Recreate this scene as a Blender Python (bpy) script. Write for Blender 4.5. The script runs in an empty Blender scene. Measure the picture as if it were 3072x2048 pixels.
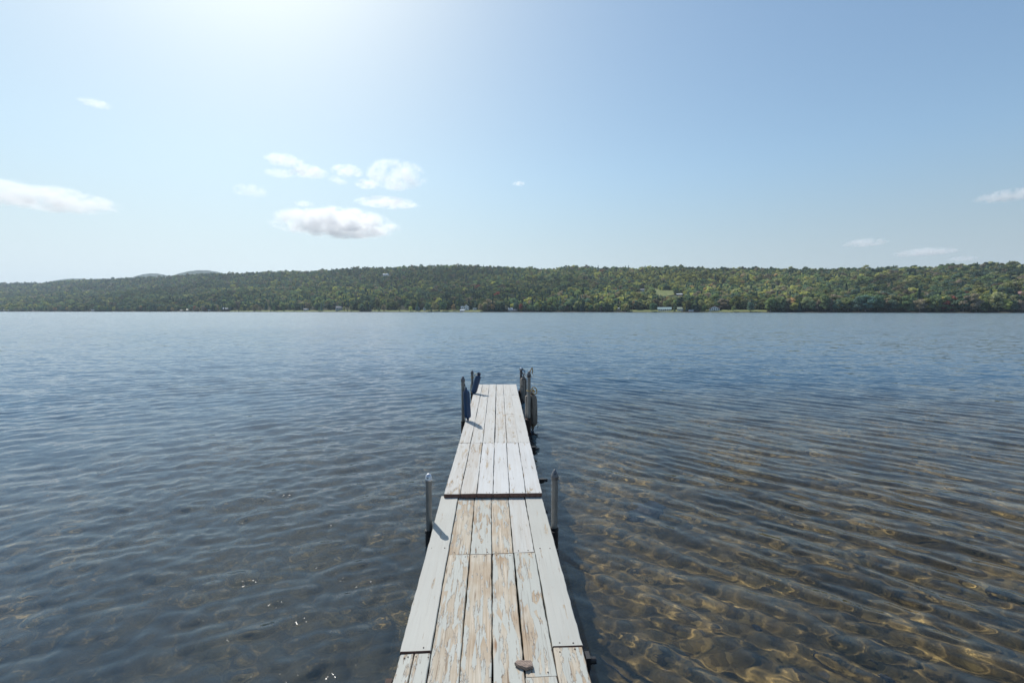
import bpy, math, random
import numpy as np
from mathutils import Vector, Matrix

# ------------------------------------------------------------------ camera, sky, sun, exposure
S = bpy.context.scene
COL = S.collection
CAMH = 1.86                      # eye above the water (water is z = 0)
FPX = 1365.0                     # focal length in photo pixels (16 mm on 36 mm)
PITCH = math.atan(91.0 / FPX)
cam = bpy.data.cameras.new('camera'); camo = bpy.data.objects.new('camera', cam); COL.objects.link(camo)
cam.lens = 16.0; cam.sensor_width = 36.0; cam.clip_start = 0.05; cam.clip_end = 60000.0
camo.location = (0, 0, CAMH); camo.rotation_euler = (math.radians(90) - PITCH, 0, 0)
S.camera = camo
SUN_AZ = math.radians(-30.6)     # left of the view direction
SUN_EL = math.radians(46.5)
W = bpy.data.worlds.new('World'); S.world = W; W.use_nodes = True
wn = W.node_tree.nodes; wl = W.node_tree.links
bg = wn['Background']
sky = wn.new('ShaderNodeTexSky'); sky.sky_type = 'NISHITA'; sky.sun_disc = False
sky.sun_elevation = SUN_EL; sky.sun_rotation = SUN_AZ
sky.altitude = 200; sky.air_density = 1.0; sky.dust_density = 1.1; sky.ozone_density = 2.0
def _vm(op, a, b):
    nd = wn.new('ShaderNodeVectorMath'); nd.operation = op
    for i, x in enumerate((a, b)):
        if isinstance(x, bpy.types.NodeSocket): wl.new(x, nd.inputs[i])
        else: nd.inputs[i].default_value = x
    return nd.outputs[0]
# soften the range of the sky the way thin high haze does, and take the yellow out of its foot
_den = _vm('MULTIPLY_ADD', sky.outputs[0], (0.036, 0.044, 0.074)); _den.node.inputs[2].default_value = (1, 1, 1)
_c = _vm('MULTIPLY', _vm('DIVIDE', sky.outputs[0], _den), (1.005, 1.125, 1.235))
_g = wn.new('ShaderNodeNewGeometry'); _sx = wn.new('ShaderNodeSeparateXYZ'); wl.new(_g.outputs['Incoming'], _sx.inputs[0])
_mr = wn.new('ShaderNodeMapRange'); _mr.interpolation_type = 'SMOOTHSTEP'; wl.new(_sx.outputs[2], _mr.inputs[0])
for _i, _x in enumerate((-0.30, 0.0, 0.0, 0.92)): _mr.inputs[_i + 1].default_value = _x
_bw = wn.new('ShaderNodeRGBToBW'); wl.new(_c, _bw.inputs[0])
_hz = _vm('MULTIPLY', _bw.outputs[0], (0.645, 0.735, 0.81))
_mx = wn.new('ShaderNodeMix'); _mx.data_type = 'RGBA'
wl.new(_mr.outputs[0], _mx.inputs[0]); wl.new(_c, _mx.inputs[6]); wl.new(_hz, _mx.inputs[7])
wl.new(_mx.outputs[2], bg.inputs[0]); bg.inputs[1].default_value = 0.107
sd = bpy.data.lights.new('sun', 'SUN'); sd.energy = 3.4; sd.angle = math.radians(0.5); sd.color = (1.0, 0.95, 0.88)
so = bpy.data.objects.new('sun', sd); COL.objects.link(so)
sundir = Vector((math.sin(SUN_AZ) * math.cos(SUN_EL), math.cos(SUN_AZ) * math.cos(SUN_EL), math.sin(SUN_EL)))
so.rotation_euler = sundir.to_track_quat('Z', 'Y').to_euler()
sd.cycles.is_caustics_light = True
S.view_settings.view_transform = 'Standard'; S.view_settings.look = 'None'
S.view_settings.exposure = 0.54; S.view_settings.gamma = 1.0
S.render.engine = 'CYCLES'
S.cycles.max_bounces = 8; S.cycles.transmission_bounces = 6; S.cycles.transparent_max_bounces = 8
S.cycles.diffuse_bounces = 3; S.cycles.glossy_bounces = 3; S.cycles.volume_bounces = 6
S.cycles.use_denoising = True
S.cycles.caustics_refractive = True; S.cycles.caustics_reflective = False
S.cycles.sample_clamp_indirect = 6.0; S.cycles.sample_clamp_direct = 3.0

rng = np.random.default_rng(7)
random.seed(7)

# ------------------------------------------------------------------ helpers
def ray(u, v):
    a = u - 1536.0; b = 1024.0 - v
    c, s = math.cos(PITCH), math.sin(PITCH)
    return Vector((a, FPX * c + b * s, b * c - FPX * s))

class NT:
    def __init__(self, name):
        self.m = bpy.data.materials.new(name); self.m.use_nodes = True
        self.t = self.m.node_tree; self.t.nodes.clear()
        self.out = self.t.nodes.new('ShaderNodeOutputMaterial')
    def n(self, typ, **kw):
        nd = self.t.nodes.new('ShaderNode' + typ)
        for k, v in kw.items(): setattr(nd, k, v)
        return nd
    def set(self, sock, val):
        if hasattr(val, 'is_output') or isinstance(val, bpy.types.NodeSocket): self.t.links.new(val, sock)
        else:
            if isinstance(val, (tuple, list)) and len(val) == 3 and sock.type == 'RGBA': val = (*val, 1)
            sock.default_value = val
        return sock
    def math(self, op, a, b=None, c=None, clamp=False):
        nd = self.n('Math', operation=op, use_clamp=clamp)
        self.set(nd.inputs[0], a)
        if b is not None: self.set(nd.inputs[1], b)
        if c is not None: self.set(nd.inputs[2], c)
        return nd.outputs[0]
    def vmath(self, op, a, b=None):
        nd = self.n('VectorMath', operation=op)
        self.set(nd.inputs[0], a)
        if b is not None:
            self.set(nd.inputs[3 if op == 'SCALE' else 1], b)
        return nd.outputs[0]
    def mix(self, f, a, b, typ='MIX'):
        nd = self.n('Mix', data_type='RGBA', blend_type=typ)
        self.set(nd.inputs[0], f); self.set(nd.inputs[6], a); self.set(nd.inputs[7], b)
        return nd.outputs[2]
    def noise(self, vec, scale, detail=2, rough=0.5, dist=0.0, dim='3D'):
        nd = self.n('TexNoise', noise_dimensions=dim)
        if vec is not None: self.set(nd.inputs['Vector'], vec)
        nd.inputs['Scale'].default_value = scale; nd.inputs['Detail'].default_value = detail
        nd.inputs['Roughness'].default_value = rough; nd.inputs['Distortion'].default_value = dist
        return nd
    def ramp(self, f, stops, interp='LINEAR'):
        nd = self.n('ValToRGB'); cr = nd.color_ramp; cr.interpolation = interp
        while len(cr.elements) > 1: cr.elements.remove(cr.elements[-1])
        for i, (p, c) in enumerate(stops):
            if not isinstance(c, (tuple, list)): c = (c, c, c)
            e = cr.elements[0] if i == 0 else cr.elements.new(p)
            e.position = p; e.color = (*c[:3], 1)
        self.set(nd.inputs[0], f); return nd.outputs[0]
    def mrange(self, v, a, b, c=0.0, d=1.0, smooth=False):
        nd = self.n('MapRange', interpolation_type='SMOOTHSTEP' if smooth else 'LINEAR')
        self.set(nd.inputs[0], v)
        for i, x in enumerate((a, b, c, d)): self.set(nd.inputs[i + 1], x)
        return nd.outputs[0]
    def mapping(self, vec, scale=(1, 1, 1), loc=(0, 0, 0), rot=(0, 0, 0)):
        nd = self.n('Mapping'); self.set(nd.inputs[0], vec)
        self.set(nd.inputs[1], loc); nd.inputs[2].default_value = rot; nd.inputs[3].default_value = scale
        return nd.outputs[0]
    def bump(self, h, strength=0.5, dist=0.01, normal=None):
        nd = self.n('Bump'); self.set(nd.inputs['Height'], h)
        nd.inputs['Strength'].default_value = strength; nd.inputs['Distance'].default_value = dist
        if normal is not None: self.set(nd.inputs['Normal'], normal)
        return nd.outputs[0]
    def principled(self, color, rough=0.6, metal=0.0, normal=None, spec=0.5):
        p = self.n('BsdfPrincipled')
        self.set(p.inputs['Base Color'], color); self.set(p.inputs['Roughness'], rough)
        self.set(p.inputs['Metallic'], metal); self.set(p.inputs['Specular IOR Level'], spec)
        if normal is not None: self.set(p.inputs['Normal'], normal)
        self.t.links.new(p.outputs[0], self.out.inputs[0]); return p

def plain(name, color, rough=0.7, var=0.25, scale=3.0, metal=0.0, bump=0.0):
    N = NT(name); tc = N.n('TexCoord')
    f = N.noise(tc.outputs['Object'], scale, 5, 0.6).outputs[0]
    c = N.mix(N.mrange(f, 0.3, 0.7), tuple(x * (1 - var) for x in color), tuple(min(1, x * (1 + var * .6)) for x in color))
    nm = N.bump(f, bump, 0.01) if bump else None
    N.principled(c, rough, metal, nm); return N.m

def mesh_obj(name, V, F, mat=None, parent=None, smooth=False, mats=None, midx=None):
    me = bpy.data.meshes.new(name)
    V = np.asarray(V, dtype=np.float64)
    me.from_pydata(V.tolist(), [], F if isinstance(F, list) else F.tolist())
    for m in (mats or ([mat] if mat else [])): me.materials.append(m)
    if midx is not None: me.polygons.foreach_set('material_index', midx)
    if smooth: me.polygons.foreach_set('use_smooth', [True] * len(me.polygons))
    me.update()
    o = bpy.data.objects.new(name, me); COL.objects.link(o)
    if parent: o.parent = parent
    return o

def fast_grid(name, P, mat, closed_u=False, flip=False):
    """P: array (rows, cols, 3) -> quad grid mesh, smooth."""
    r, c = P.shape[:2]
    me = bpy.data.meshes.new(name)
    me.vertices.add(r * c); me.vertices.foreach_set('co', P.reshape(-1).astype(np.float32))
    i = np.arange(r - 1)[:, None] * c; j = np.arange(c - 1)[None, :]
    a = i + j; q = np.stack([a, a + 1, a + 1 + c, a + c], -1).reshape(-1, 4)
    if closed_u:
        a2 = i[:, 0] + c - 1
        q = np.concatenate([q, np.stack([a2, i[:, 0], i[:, 0] + c, a2 + c], -1)])
    if flip: q = q[:, ::-1]
    n = len(q)
    me.loops.add(n * 4); me.loops.foreach_set('vertex_index', q.reshape(-1).astype(np.int32))
    me.polygons.add(n); me.polygons.foreach_set('loop_start', np.arange(n, dtype=np.int32) * 4)
    me.polygons.foreach_set('use_smooth', np.ones(n, bool))
    me.update(calc_edges=True); me.materials.append(mat)
    o = bpy.data.objects.new(name, me); COL.objects.link(o); return o

class MB:
    """collects shapes into one mesh"""
    def __init__(self): self.v = []; self.f = []; self.mi = []
    def add(self, V, F, mi=0):
        b = len(self.v); self.v += [tuple(map(float, p)) for p in V]
        self.f += [tuple(int(i) + b for i in q) for q in F]; self.mi += [mi] * len(F)
    def box(self, lo, hi, mi=0):
        x0, y0, z0 = lo; x1, y1, z1 = hi
        self.add([(x0, y0, z0), (x1, y0, z0), (x1, y1, z0), (x0, y1, z0), (x0, y0, z1), (x1, y0, z1), (x1, y1, z1), (x0, y1, z1)],
                 [(0, 3, 2, 1), (4, 5, 6, 7), (0, 1, 5, 4), (1, 2, 6, 5), (2, 3, 7, 6), (3, 0, 4, 7)], mi)
    def lathe(self, prof, n=20, M=None, mi=0):
        """prof: (r, z) pairs; M: matrix"""
        V = []; F = []
        for r, z in prof:
            for k in range(n):
                a = 2 * math.pi * k / n; V.append(Vector((r * math.cos(a), r * math.sin(a), z)))
        for i in range(len(prof) - 1):
            for k in range(n):
                F.append((i * n + k, i * n + (k + 1) % n, (i + 1) * n + (k + 1) % n, (i + 1) * n + k))
        F.append(tuple(range(n - 1, -1, -1))); F.append(tuple((len(prof) - 1) * n + k for k in range(n)))
        if M is not None: V = [M @ p for p in V]
        self.add(V, F, mi)
    def tube(self, pts, r, n=8, mi=0):
        pts = [Vector(p) for p in pts]; V = []; F = []
        up = Vector((0.13, 0.21, 1)).normalized()
        for i, p in enumerate(pts):
            d = (pts[min(i + 1, len(pts) - 1)] - pts[max(i - 1, 0)]).normalized()
            a = d.cross(up); 
            if a.length < 1e-3: a = d.cross(Vector((1, 0, 0)))
            a.normalize(); b = d.cross(a)
            rr = r[i] if isinstance(r, (list, tuple)) else r
            for k in range(n):
                t = 2 * math.pi * k / n; V.append(p + (a * math.cos(t) + b * math.sin(t)) * rr)
        for i in range(len(pts) - 1):
            for k in range(n):
                F.append((i * n + k, (i + 1) * n + k, (i + 1) * n + (k + 1) % n, i * n + (k + 1) % n))
        F.append(tuple(range(n))); F.append(tuple((len(pts) - 1) * n + k for k in range(n - 1, -1, -1)))
        self.add(V, F, mi)
    def build(self, name, mat, parent=None, smooth=False, mats=None):
        o = mesh_obj(name, self.v, self.f, mat, parent, smooth, mats, self.mi if mats else None)
        if smooth:
            o.data.set_sharp_from_angle(angle=math.radians(40))
        return o

def tag(o, label=None, cat=None, group=None, kind=None):
    if label: o['label'] = label
    if cat: o['category'] = cat
    if group: o['group'] = group
    if kind: o['kind'] = kind
    return o

def empty(name, loc=(0, 0, 0), rz=0.0):
    o = bpy.data.objects.new(name, None); o.location = loc; o.rotation_euler = (0, 0, rz)
    o.empty_display_size = 0.1; COL.objects.link(o); return o

def smooth(x): x = np.clip(x, 0, 1); return x * x * (3 - 2 * x)

# ------------------------------------------------------------------ water surface
_wr = np.random.default_rng(11)
def wave_set(n, lmin, lmax, th0, spread, slope):
    lam = np.exp(_wr.uniform(math.log(lmin), math.log(lmax), n))
    th = math.radians(th0) + _wr.normal(0, math.radians(spread), n)
    k = 2 * math.pi / lam
    sl = slope * math.sqrt(2.0 / n) * np.ones(n)
    return lam, k * np.cos(th), k * np.sin(th), sl / k, _wr.uniform(0, 6.283, n)
# direction angles: of the wave vector, from +x
W_RIGHT = [wave_set(20, .17, .50, 52, 11, .098), wave_set(30, .10, .24, 55, 28, .072), wave_set(8, .8, 1.8, 60, 14, .022)]
W_LEFT = [wave_set(24, .20, .56, 100, 42, .076), wave_set(44, .09, .20, 95, 60, .100), wave_set(8, .9, 2.0, 80, 30, .022)]
def waves(x, y, cell):
    wr = smooth((x + 0.9) / 2.4 + 0.12 * np.sin(y * 0.7))
    # gusts: the ripples are stronger in some patches
    g = 0.85 + 0.3 * np.sin(x * .9 + 1.3 * np.sin(y * .31)) * np.sin(y * .55 + x * .23 + 2)
    z = np.zeros_like(x)
    for sets, w in ((W_RIGHT, wr), (W_LEFT, 1 - wr)):
        for lam, kx, ky, a, ph in sets:
            for i in range(len(lam)):
                res = smooth((lam[i] / np.maximum(cell, 1e-4) - 2.5) / 3.0)
                s = np.sin(kx[i] * x + ky[i] * y + ph[i])
                s = s + 0.18 * np.sin(2 * (kx[i] * x + ky[i] * y + ph[i]) + 1.57)   # sharper crests
                z += w * g * res * a[i] * s
    return z

def water_material():
    N = NT('lake_water')
    geo = N.n('NewGeometry'); P = geo.outputs['Position']
    sep = N.n('SeparateXYZ'); N.set(sep.inputs[0], P)
    dist = N.vmath('LENGTH', P); 
    ln = N.n('VectorMath', operation='LENGTH'); N.set(ln.inputs[0], P); d = ln.outputs['Value']
    far = N.mrange(d, 2.5, 15.0, 0, 1, True)
    def slope(scale, amp, sx=1.0, sy=1.0, det=2):
        nz = N.noise(N.mapping(P, (sx, sy, 0.0)), scale, det, 0.55)
        return N.vmath('SCALE', N.vmath('SUBTRACT', nz.outputs['Color'], (0.5, 0.5, 0.5)), amp)
    nf = N.vmath('ADD', slope(6.5, .34, .75, 1.2, 3), slope(1.9, .32, .6, 1.3, 3))
    nf = N.vmath('ADD', nf, slope(.45, .07, .45, 1.4, 4))
    nf = N.vmath('ADD', nf, (0.012, -0.070, 0.0))      # constant lean added so the far water mirrors higher, bluer sky
    nn = N.vmath('ADD', slope(15.0, .10, .8, 1.2, 3), slope(48.0, .04, 1, 1, 1))
    tilt = N.vmath('ADD', N.vmath('SCALE', nf, far), nn)
    tilt = N.vmath('MULTIPLY', tilt, (1, 1, 0))
    nrm = N.vmath('NORMALIZE', N.vmath('ADD', geo.outputs['Normal'], tilt))
    fr = N.n('Fresnel'); fr.inputs[0].default_value = 1.333; N.set(fr.inputs[1], nrm)
    rf = N.n('BsdfRefraction'); rf.inputs['IOR'].default_value = 1.333; rf.inputs['Roughness'].default_value = 0.0
    N.set(rf.inputs['Color'], (0.84, 0.87, 0.90)); N.set(rf.inputs['Normal'], nrm)
    gl = N.n('BsdfAnisotropic'); gl.distribution = 'GGX'
    N.set(gl.inputs['Color'], (1, 1, 1)); N.set(gl.inputs['Roughness'], N.mrange(d, 6, 60, 0.008, 0.12)); N.set(gl.inputs['Normal'], nrm)
    mx = N.n('MixShader'); N.set(mx.inputs[0], fr.outputs[0]); 
    sx = N.n('SeparateXYZ'); N.set(sx.inputs[0], P)
    df = N.n('BsdfDiffuse'); N.set(df.inputs[0], (0.10, 0.235, 0.39))       # light scattered back by the water itself
    body = N.n('MixShader'); N.set(body.inputs[0], N.math('ADD', N.mrange(sx.outputs[0], -5.0, 2.5, .16, .012), N.mrange(d, 4, 20, 0, .12)))
    N.set(body.inputs[1], rf.outputs[0]); N.set(body.inputs[2], df.outputs[0]); N.set(mx.inputs[1], body.outputs[0]); N.set(mx.inputs[2], gl.outputs[0])
    N.t.links.new(mx.outputs[0], N.out.inputs[0])
    return N.m

def build_water():
    c = 0.0042
    th_f = np.arange(math.radians(22), math.radians(158), c)          # where the picture looks
    th_c = np.linspace(math.radians(158), math.radians(382), 60)[:-1]
    th = np.concatenate([th_f, th_c])
    r = [0.25]
    while r[-1] < 34: r.append(r[-1] * (1 + (c if r[-1] > 1.4 else 0.03)))
    while r[-1] < 9000: r.append(r[-1] * 1.12)
    r = np.array(r)
    R, T = np.meshgrid(r, th, indexing='ij')
    X = R * np.cos(T); Y = R * np.sin(T)
    cell = R * c + 0.004 + np.where(R > 34, 5.0, 0) + np.where((T > math.radians(159)), R * .07, 0)
    Z = waves(X, Y, cell)
    far = smooth((R - 18) / 14); Z *= (1 - far)
    o = fast_grid('lake_water', np.stack([X, Y, Z], -1), water_material(), True, True)
    tag(o, kind='structure'); o.cycles.is_caustics_caster = True
    return o

def bed_z(x, y):
    d = 0.62 + 0.055 * np.maximum(y, -2) - 0.085 * np.clip(x, 0, 4) - 0.045 * np.clip(x, -8, 0) + 0.075 * np.maximum(y - 3.5, 0) + 0.004 * np.maximum(y - 6, 0) ** 2
    return -np.clip(d, 0.12, 9.0)

def bed_material():
    N = NT('lake_bed'); geo = N.n('NewGeometry'); P = geo.outputs['Position']
    n1 = N.noise(P, 1.1, 6, 0.62).outputs[0]; n2 = N.noise(P, 9.0, 4, 0.6).outputs[0]
    c = N.ramp(n1, [(0.3, (0.030, 0.023, 0.011)), (0.5, (0.088, 0.060, 0.021)), (0.7, (0.165, 0.108, 0.034))])
    c = N.mix(N.mrange(n2, .35, .7), c, N.vmath('SCALE', c, 1.9))
    vo = N.n('TexVoronoi'); N.set(vo.inputs['Vector'], P); vo.inputs['Scale'].default_value = 6.5
    st = N.mrange(vo.outputs['Distance'], .10, .2, 1, 0)
    v2 = N.n('TexVoronoi'); N.set(v2.inputs['Vector'], N.vmath('ADD', P, N.vmath('SCALE', N.noise(P, 6, 2).outputs['Color'], .12))); v2.inputs['Scale'].default_value = 15
    sc = N.n('SeparateColor'); N.set(sc.inputs[0], v2.outputs['Color'])
    c = N.mix(N.mrange(n1, .38, .6), c, N.vmath('SCALE', c, N.mrange(sc.outputs[0], 0, 1, .35, 1.9)))
    c = N.mix(N.math('MULTIPLY', st, N.mrange(n1, .5, .62)), c, (.15, .12, .08))
    peb = N.math('MULTIPLY', N.mrange(v2.outputs['Distance'], .55, .1), N.mrange(n1, .38, .6))
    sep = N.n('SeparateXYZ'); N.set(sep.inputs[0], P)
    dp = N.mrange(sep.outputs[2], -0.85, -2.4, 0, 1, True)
    c = N.mix(dp, c, (0.013, 0.080, 0.155))      # blue light scattered by deep water, put into the bed colour
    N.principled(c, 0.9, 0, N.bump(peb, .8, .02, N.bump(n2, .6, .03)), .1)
    return N.m

def build_bed():
    ys = np.concatenate([np.arange(-14, 16, .16), np.geomspace(16, 1700, 60)])
    xs = np.concatenate([-np.geomspace(2400, 9, 50), np.arange(-8.9, 9, .16), np.geomspace(9.1, 2400, 50)])
    Y, X = np.meshgrid(ys, xs, indexing='ij')
    Z = bed_z(X, Y) + 0.02 * np.sin(X * 2.1 + np.sin(Y * 1.7)) * np.sin(Y * 2.6 + 1.1 * np.sin(X * 1.3))
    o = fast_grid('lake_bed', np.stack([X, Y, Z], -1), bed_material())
    tag(o, kind='structure'); o.cycles.is_caustics_receiver = True
    return o
build_water(); build_bed()
# ------------------------------------------------------------------ far shore: terrain
A_SH = [(-1.6, 1700), (-1.13, 1420), (-.98, 1300), (-.5, 1040), (-.1, 830), (.31, 690), (.78, 560), (1.13, 490), (1.6, 420)]
SKY = [(-900, 858), (0, 850), (146, 848), (218, 840), (306, 838), (401, 833), (514, 829), (561, 826), (650, 820), (748, 820), (842, 814), (930, 815),
       (1015, 809), (1100, 804), (1144, 806), (1185, 803), (1270, 799), (1365, 797), (1457, 802), (1542, 804), (1585, 806.5), (1636, 810), (1704, 802),
       (1806, 806), (1925, 805), (2034, 802), (2112, 808), (2214, 807), (2300, 810), (2442, 811), (2646, 810), (2782, 807), (2918, 801), (3054, 800), (4000, 796)]
_sa = np.array([a for a, _ in A_SH]); _sd = np.array([d for _, d in A_SH], float)
_ku = np.array([k[0] for k in SKY], float); _kv = np.array([k[1] for k in SKY], float)
def shore_y(a): return np.interp(a, _sa, _sd) * (1 + .006 * np.sin(a * 23) + .004 * np.sin(a * 61 + 1))
def ridge_run(a): return np.interp(a, [-1.4, -.5, .1, .7, 1.2], [1900, 1300, 950, 700, 520])
def terrain(a, s):
    """a = x / y, s = 0 at the shore, 1 on the ridge -> x, y, z"""
    ys = shore_y(a); y = ys + s * ridge_run(a); x = a * y
    u = 1536 + a * FPX
    vr = np.interp(u, _ku, _kv) + 10.0 * 1368 / (ys + ridge_run(a))
    vs = 933 + 1.86 * 1368 / ys - 0.6
    g = np.clip(s, 0, 1.0) ** 0.82
    v = vs + (vr - vs) * g
    z = CAMH + (933 - v) * y / 1368.0
    z = np.where(s < 0, z + s * 60, z)
    z = np.where(s > 1, (CAMH + (933 - vr) * (ys + ridge_run(a)) / 1368.0) * (1 - 0.45 * (s - 1)), z)
    z = z + smooth(s * 5) * (1 - smooth((s - .7) * 4)) * (3.5 * np.sin(x * .011 + 1.2 * np.sin(y * .006)) + 2.5 * np.sin(y * .013 + x * .019))
    return x, y, z
def u_of(a): return 1536 + a * FPX
def a_of(u): return (u - 1536) / FPX
def v_of(x, y, z): return 933 - (z - CAMH) / y * 1368
def s_for_v(u, v):
    s = np.linspace(0.0, 1.0, 400); a = a_of(u)
    x, y, z = terrain(np.full(400, a), s); vv = v_of(x, y, z)
    return float(s[np.argmin(np.abs(vv - v))])

LAWNS = [(690, 760), (770, 1080), (1120, 1385), (1386, 1446), (1880, 2040), (2100, 2205), (2170, 2300)]
def lawn(u): return any(a <= u <= b for a, b in LAWNS)
MEADOW = (1948, 2026, 868, 892)
def meadow(u, v): return ((u - 1988) / 38) ** 2 + ((v - 878 - (u - 1988) * .10 + 3 * np.sin(u * .11)) / 10) ** 2

def terrain_material():
    N = NT('hill_ground'); geo = N.n('NewGeometry'); P = geo.outputs['Position']
    at = N.n('Attribute'); at.attribute_name = 'grass'
    n1 = N.noise(P, .05, 5, .6).outputs[0]
    forest = N.ramp(n1, [(.3, (.012, .018, .010)), (.7, (.035, .038, .018))])
    grass = N.ramp(N.noise(P, .12, 4, .6).outputs[0], [(.3, (.10, .135, .05)), (.7, (.20, .21, .09))])
    c = N.mix(N.mrange(at.outputs['Fac'], .35, .65), forest, grass)
    sep = N.n('SeparateXYZ'); N.set(sep.inputs[0], P)
    bank = N.mrange(sep.outputs[2], .5, .9, 1, 0)
    c = N.mix(bank, c, N.mix(n1, (.035, .028, .02), (.12, .10, .075)))
    N.principled(c, .95, 0, None, .1); return N.m

def build_terrain():
    aa = np.linspace(-1.6, 1.6, 700)
    ss = np.concatenate([[-.03, -.01], np.linspace(0, .08, 26)[0:-1], np.linspace(.08, 1.06, 90), np.linspace(1.1, 2.2, 10)])
    Sg, Ag = np.meshgrid(ss, aa, indexing='ij')
    x, y, z = terrain(Ag, Sg)
    z[0] = -6
    o = fast_grid('hills', np.stack([x, y, z], -1), terrain_material())
    u = u_of(Ag); v = v_of(x, y, z); t = Sg * ridge_run(Ag)
    g = np.zeros_like(x)
    for a0, b0 in LAWNS: g = np.maximum(g, ((u > a0) & (u < b0) & (t > 2.5) & (t < 24)) * 1.0)
    g = np.maximum(g, np.clip((.95 - meadow(u, v)) * 3 + .7 + .3 * np.sin(x * .5) * np.sin(y * .3), 0, 1))
    g = np.maximum(g, ((u > 1905) & (u < 1940) & (v > 874) & (v < 888)) * 1.0)
    at = o.data.attributes.new('grass', 'FLOAT', 'POINT'); at.data.foreach_set('value', g.reshape(-1).astype(np.float32))
    tag(o, kind='structure')
    # blue mountains beyond
    m = plain('mountain_forest', (.020, .046, .036), .95, .2, .004)
    for (uc, hw, vt, dep) in ((466, 170, 821.0, 5200), (612, 230, 811.5, 4800), (235, 190, 836.0, 6000)):
        n = 60; vs = []; fs = []
        for i in range(n + 1):
            q = -1 + 2 * i / n; u = uc + q * hw; a = a_of(u)
            h = (math.cos(q * math.pi) * .5 + .5)
            vt_i = 862 + (vt - 862) * h + .35 * math.sin(i * 1.7) * h
            for j, (kd, kh) in enumerate(((.93, .0), (.965, .6), (1.0, 1.0), (1.04, .6), (1.09, 0.0))):
                yy = dep * kd; zz = CAMH + (933 - vt_i) / 1368 * dep
                vs.append((a * yy, yy, zz * kh - (1 - kh) * 20))
        for i in range(n):
            for j in range(4):
                fs.append((i * 5 + j, i * 5 + 5 + j, i * 5 + 6 + j, i * 5 + 1 + j))
        o = mesh_obj('mountains', vs, fs, m, None, True); tag(o, kind='structure')
build_terrain()

# ------------------------------------------------------------------ tree meshes (unit height)
def leaf_faces(C, Nn, size, r, V, F):
    """leaf clumps: bent quads at C facing roughly along Nn"""
    n = len(C)
    Nn = Nn + r.normal(0, .45, (n, 3)); Nn /= np.linalg.norm(Nn, axis=1)[:, None]
    t = np.cross(Nn, r.normal(0, 1, (n, 3))); t /= np.linalg.norm(t, axis=1)[:, None] + 1e-9
    b = np.cross(Nn, t)
    s = size * r.uniform(.6, 1.35, n)[:, None]
    base = len(V)
    q = np.stack([C + t * s, C + b * s * r.uniform(.5, 1, n)[:, None] + Nn * s * .2, C - t * s * r.uniform(.6, 1, n)[:, None], C - b * s * .8 - Nn * s * .25], 1).reshape(-1, 3)
    V.extend(q.tolist())
    F.extend([(base + 4 * i, base + 4 * i + 1, base + 4 * i + 2, base + 4 * i + 3) for i in range(n)])
_ico = None
def ico():
    global _ico
    if _ico is None:
        import bmesh
        bm = bmesh.new(); bmesh.ops.create_icosphere(bm, subdivisions=1, radius=1)
        _ico = (np.array([v.co[:] for v in bm.verts]), [tuple(v.index for v in f.verts) for f in bm.faces]); bm.free()
    return _ico
def crown_broad(seed, width=.34, low=.14, nl=11, leaves=95, size=.034):
    r = np.random.default_rng(seed); V = []; F = []
    iv, ifc = ico()
    for k in range(nl):
        h = (k + .5) / nl
        zc = low + .1 + (0.80 - low) * h
        rad = width * math.sin(math.pi * min(1, .18 + h * .72)) * r.uniform(.45, .8)
        an = k * 2.4 + r.uniform(-.4, .4)
        c = np.array([math.cos(an) * rad, math.sin(an) * rad, zc])
        R = np.array([.15, .15, .12]) * r.uniform(.75, 1.25)
        d = r.normal(0, 1, (leaves, 3)); d /= np.linalg.norm(d, axis=1)[:, None]
        d[:, 2] = np.where(d[:, 2] < -.5, -d[:, 2], d[:, 2])
        leaf_faces(c + d * R * r.uniform(.75, 1.12, leaves)[:, None], d, size, r, V, F)
        b = len(V); V.extend((c + iv * R * .78).tolist()); F.extend([tuple(i + b for i in f) for f in ifc])
    return V, F
def crown_conifer(seed, width=.17, n=900):
    r = np.random.default_rng(seed); V = []; F = []
    h = r.uniform(0, 1, n) ** 1.25
    tier = (h * 9) % 1.0
    rad = width * (1 - h) ** .85 * (1.05 - .42 * tier) + .006
    an = r.uniform(0, 6.283, n); z = .10 + .9 * h
    lob = 1 + .16 * np.sin(an * 5 + np.floor(h * 9) * 2.1)
    C = np.stack([np.cos(an) * rad * lob, np.sin(an) * rad * lob, z - .02], -1)
    Nn = np.stack([np.cos(an), np.sin(an), np.full(n, .7)], -1)
    leaf_faces(C, Nn, .026, r, V, F)
    m = 10; b = len(V)
    V.extend([(math.cos(6.283 * i / m) * width * .62, math.sin(6.283 * i / m) * width * .62, .12) for i in range(m)] + [(0, 0, .95)])
    F.extend([(b + i, b + (i + 1) % m, b + m) for i in range(m)])
    return V, F
def trunk_mesh(mat):
    mb = MB(); mb.tube([(0, 0, -.08), (.004, 0, .2), (-.004, .005, .45), (.003, 0, .7)], [.02, .015, .010, .004], 6)
    for a in (0, 2.1, 4.0):
        mb.tube([(0, 0, .25 + a * .04), (.07 * math.cos(a), .07 * math.sin(a), .36 + a * .04), (.14 * math.cos(a), .14 * math.sin(a), .44 + a * .04)], [.008, .005, .002], 5)
    me = bpy.data.meshes.new('trunk'); me.from_pydata(mb.v, [], mb.f); me.materials.append(mat); return me

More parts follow.
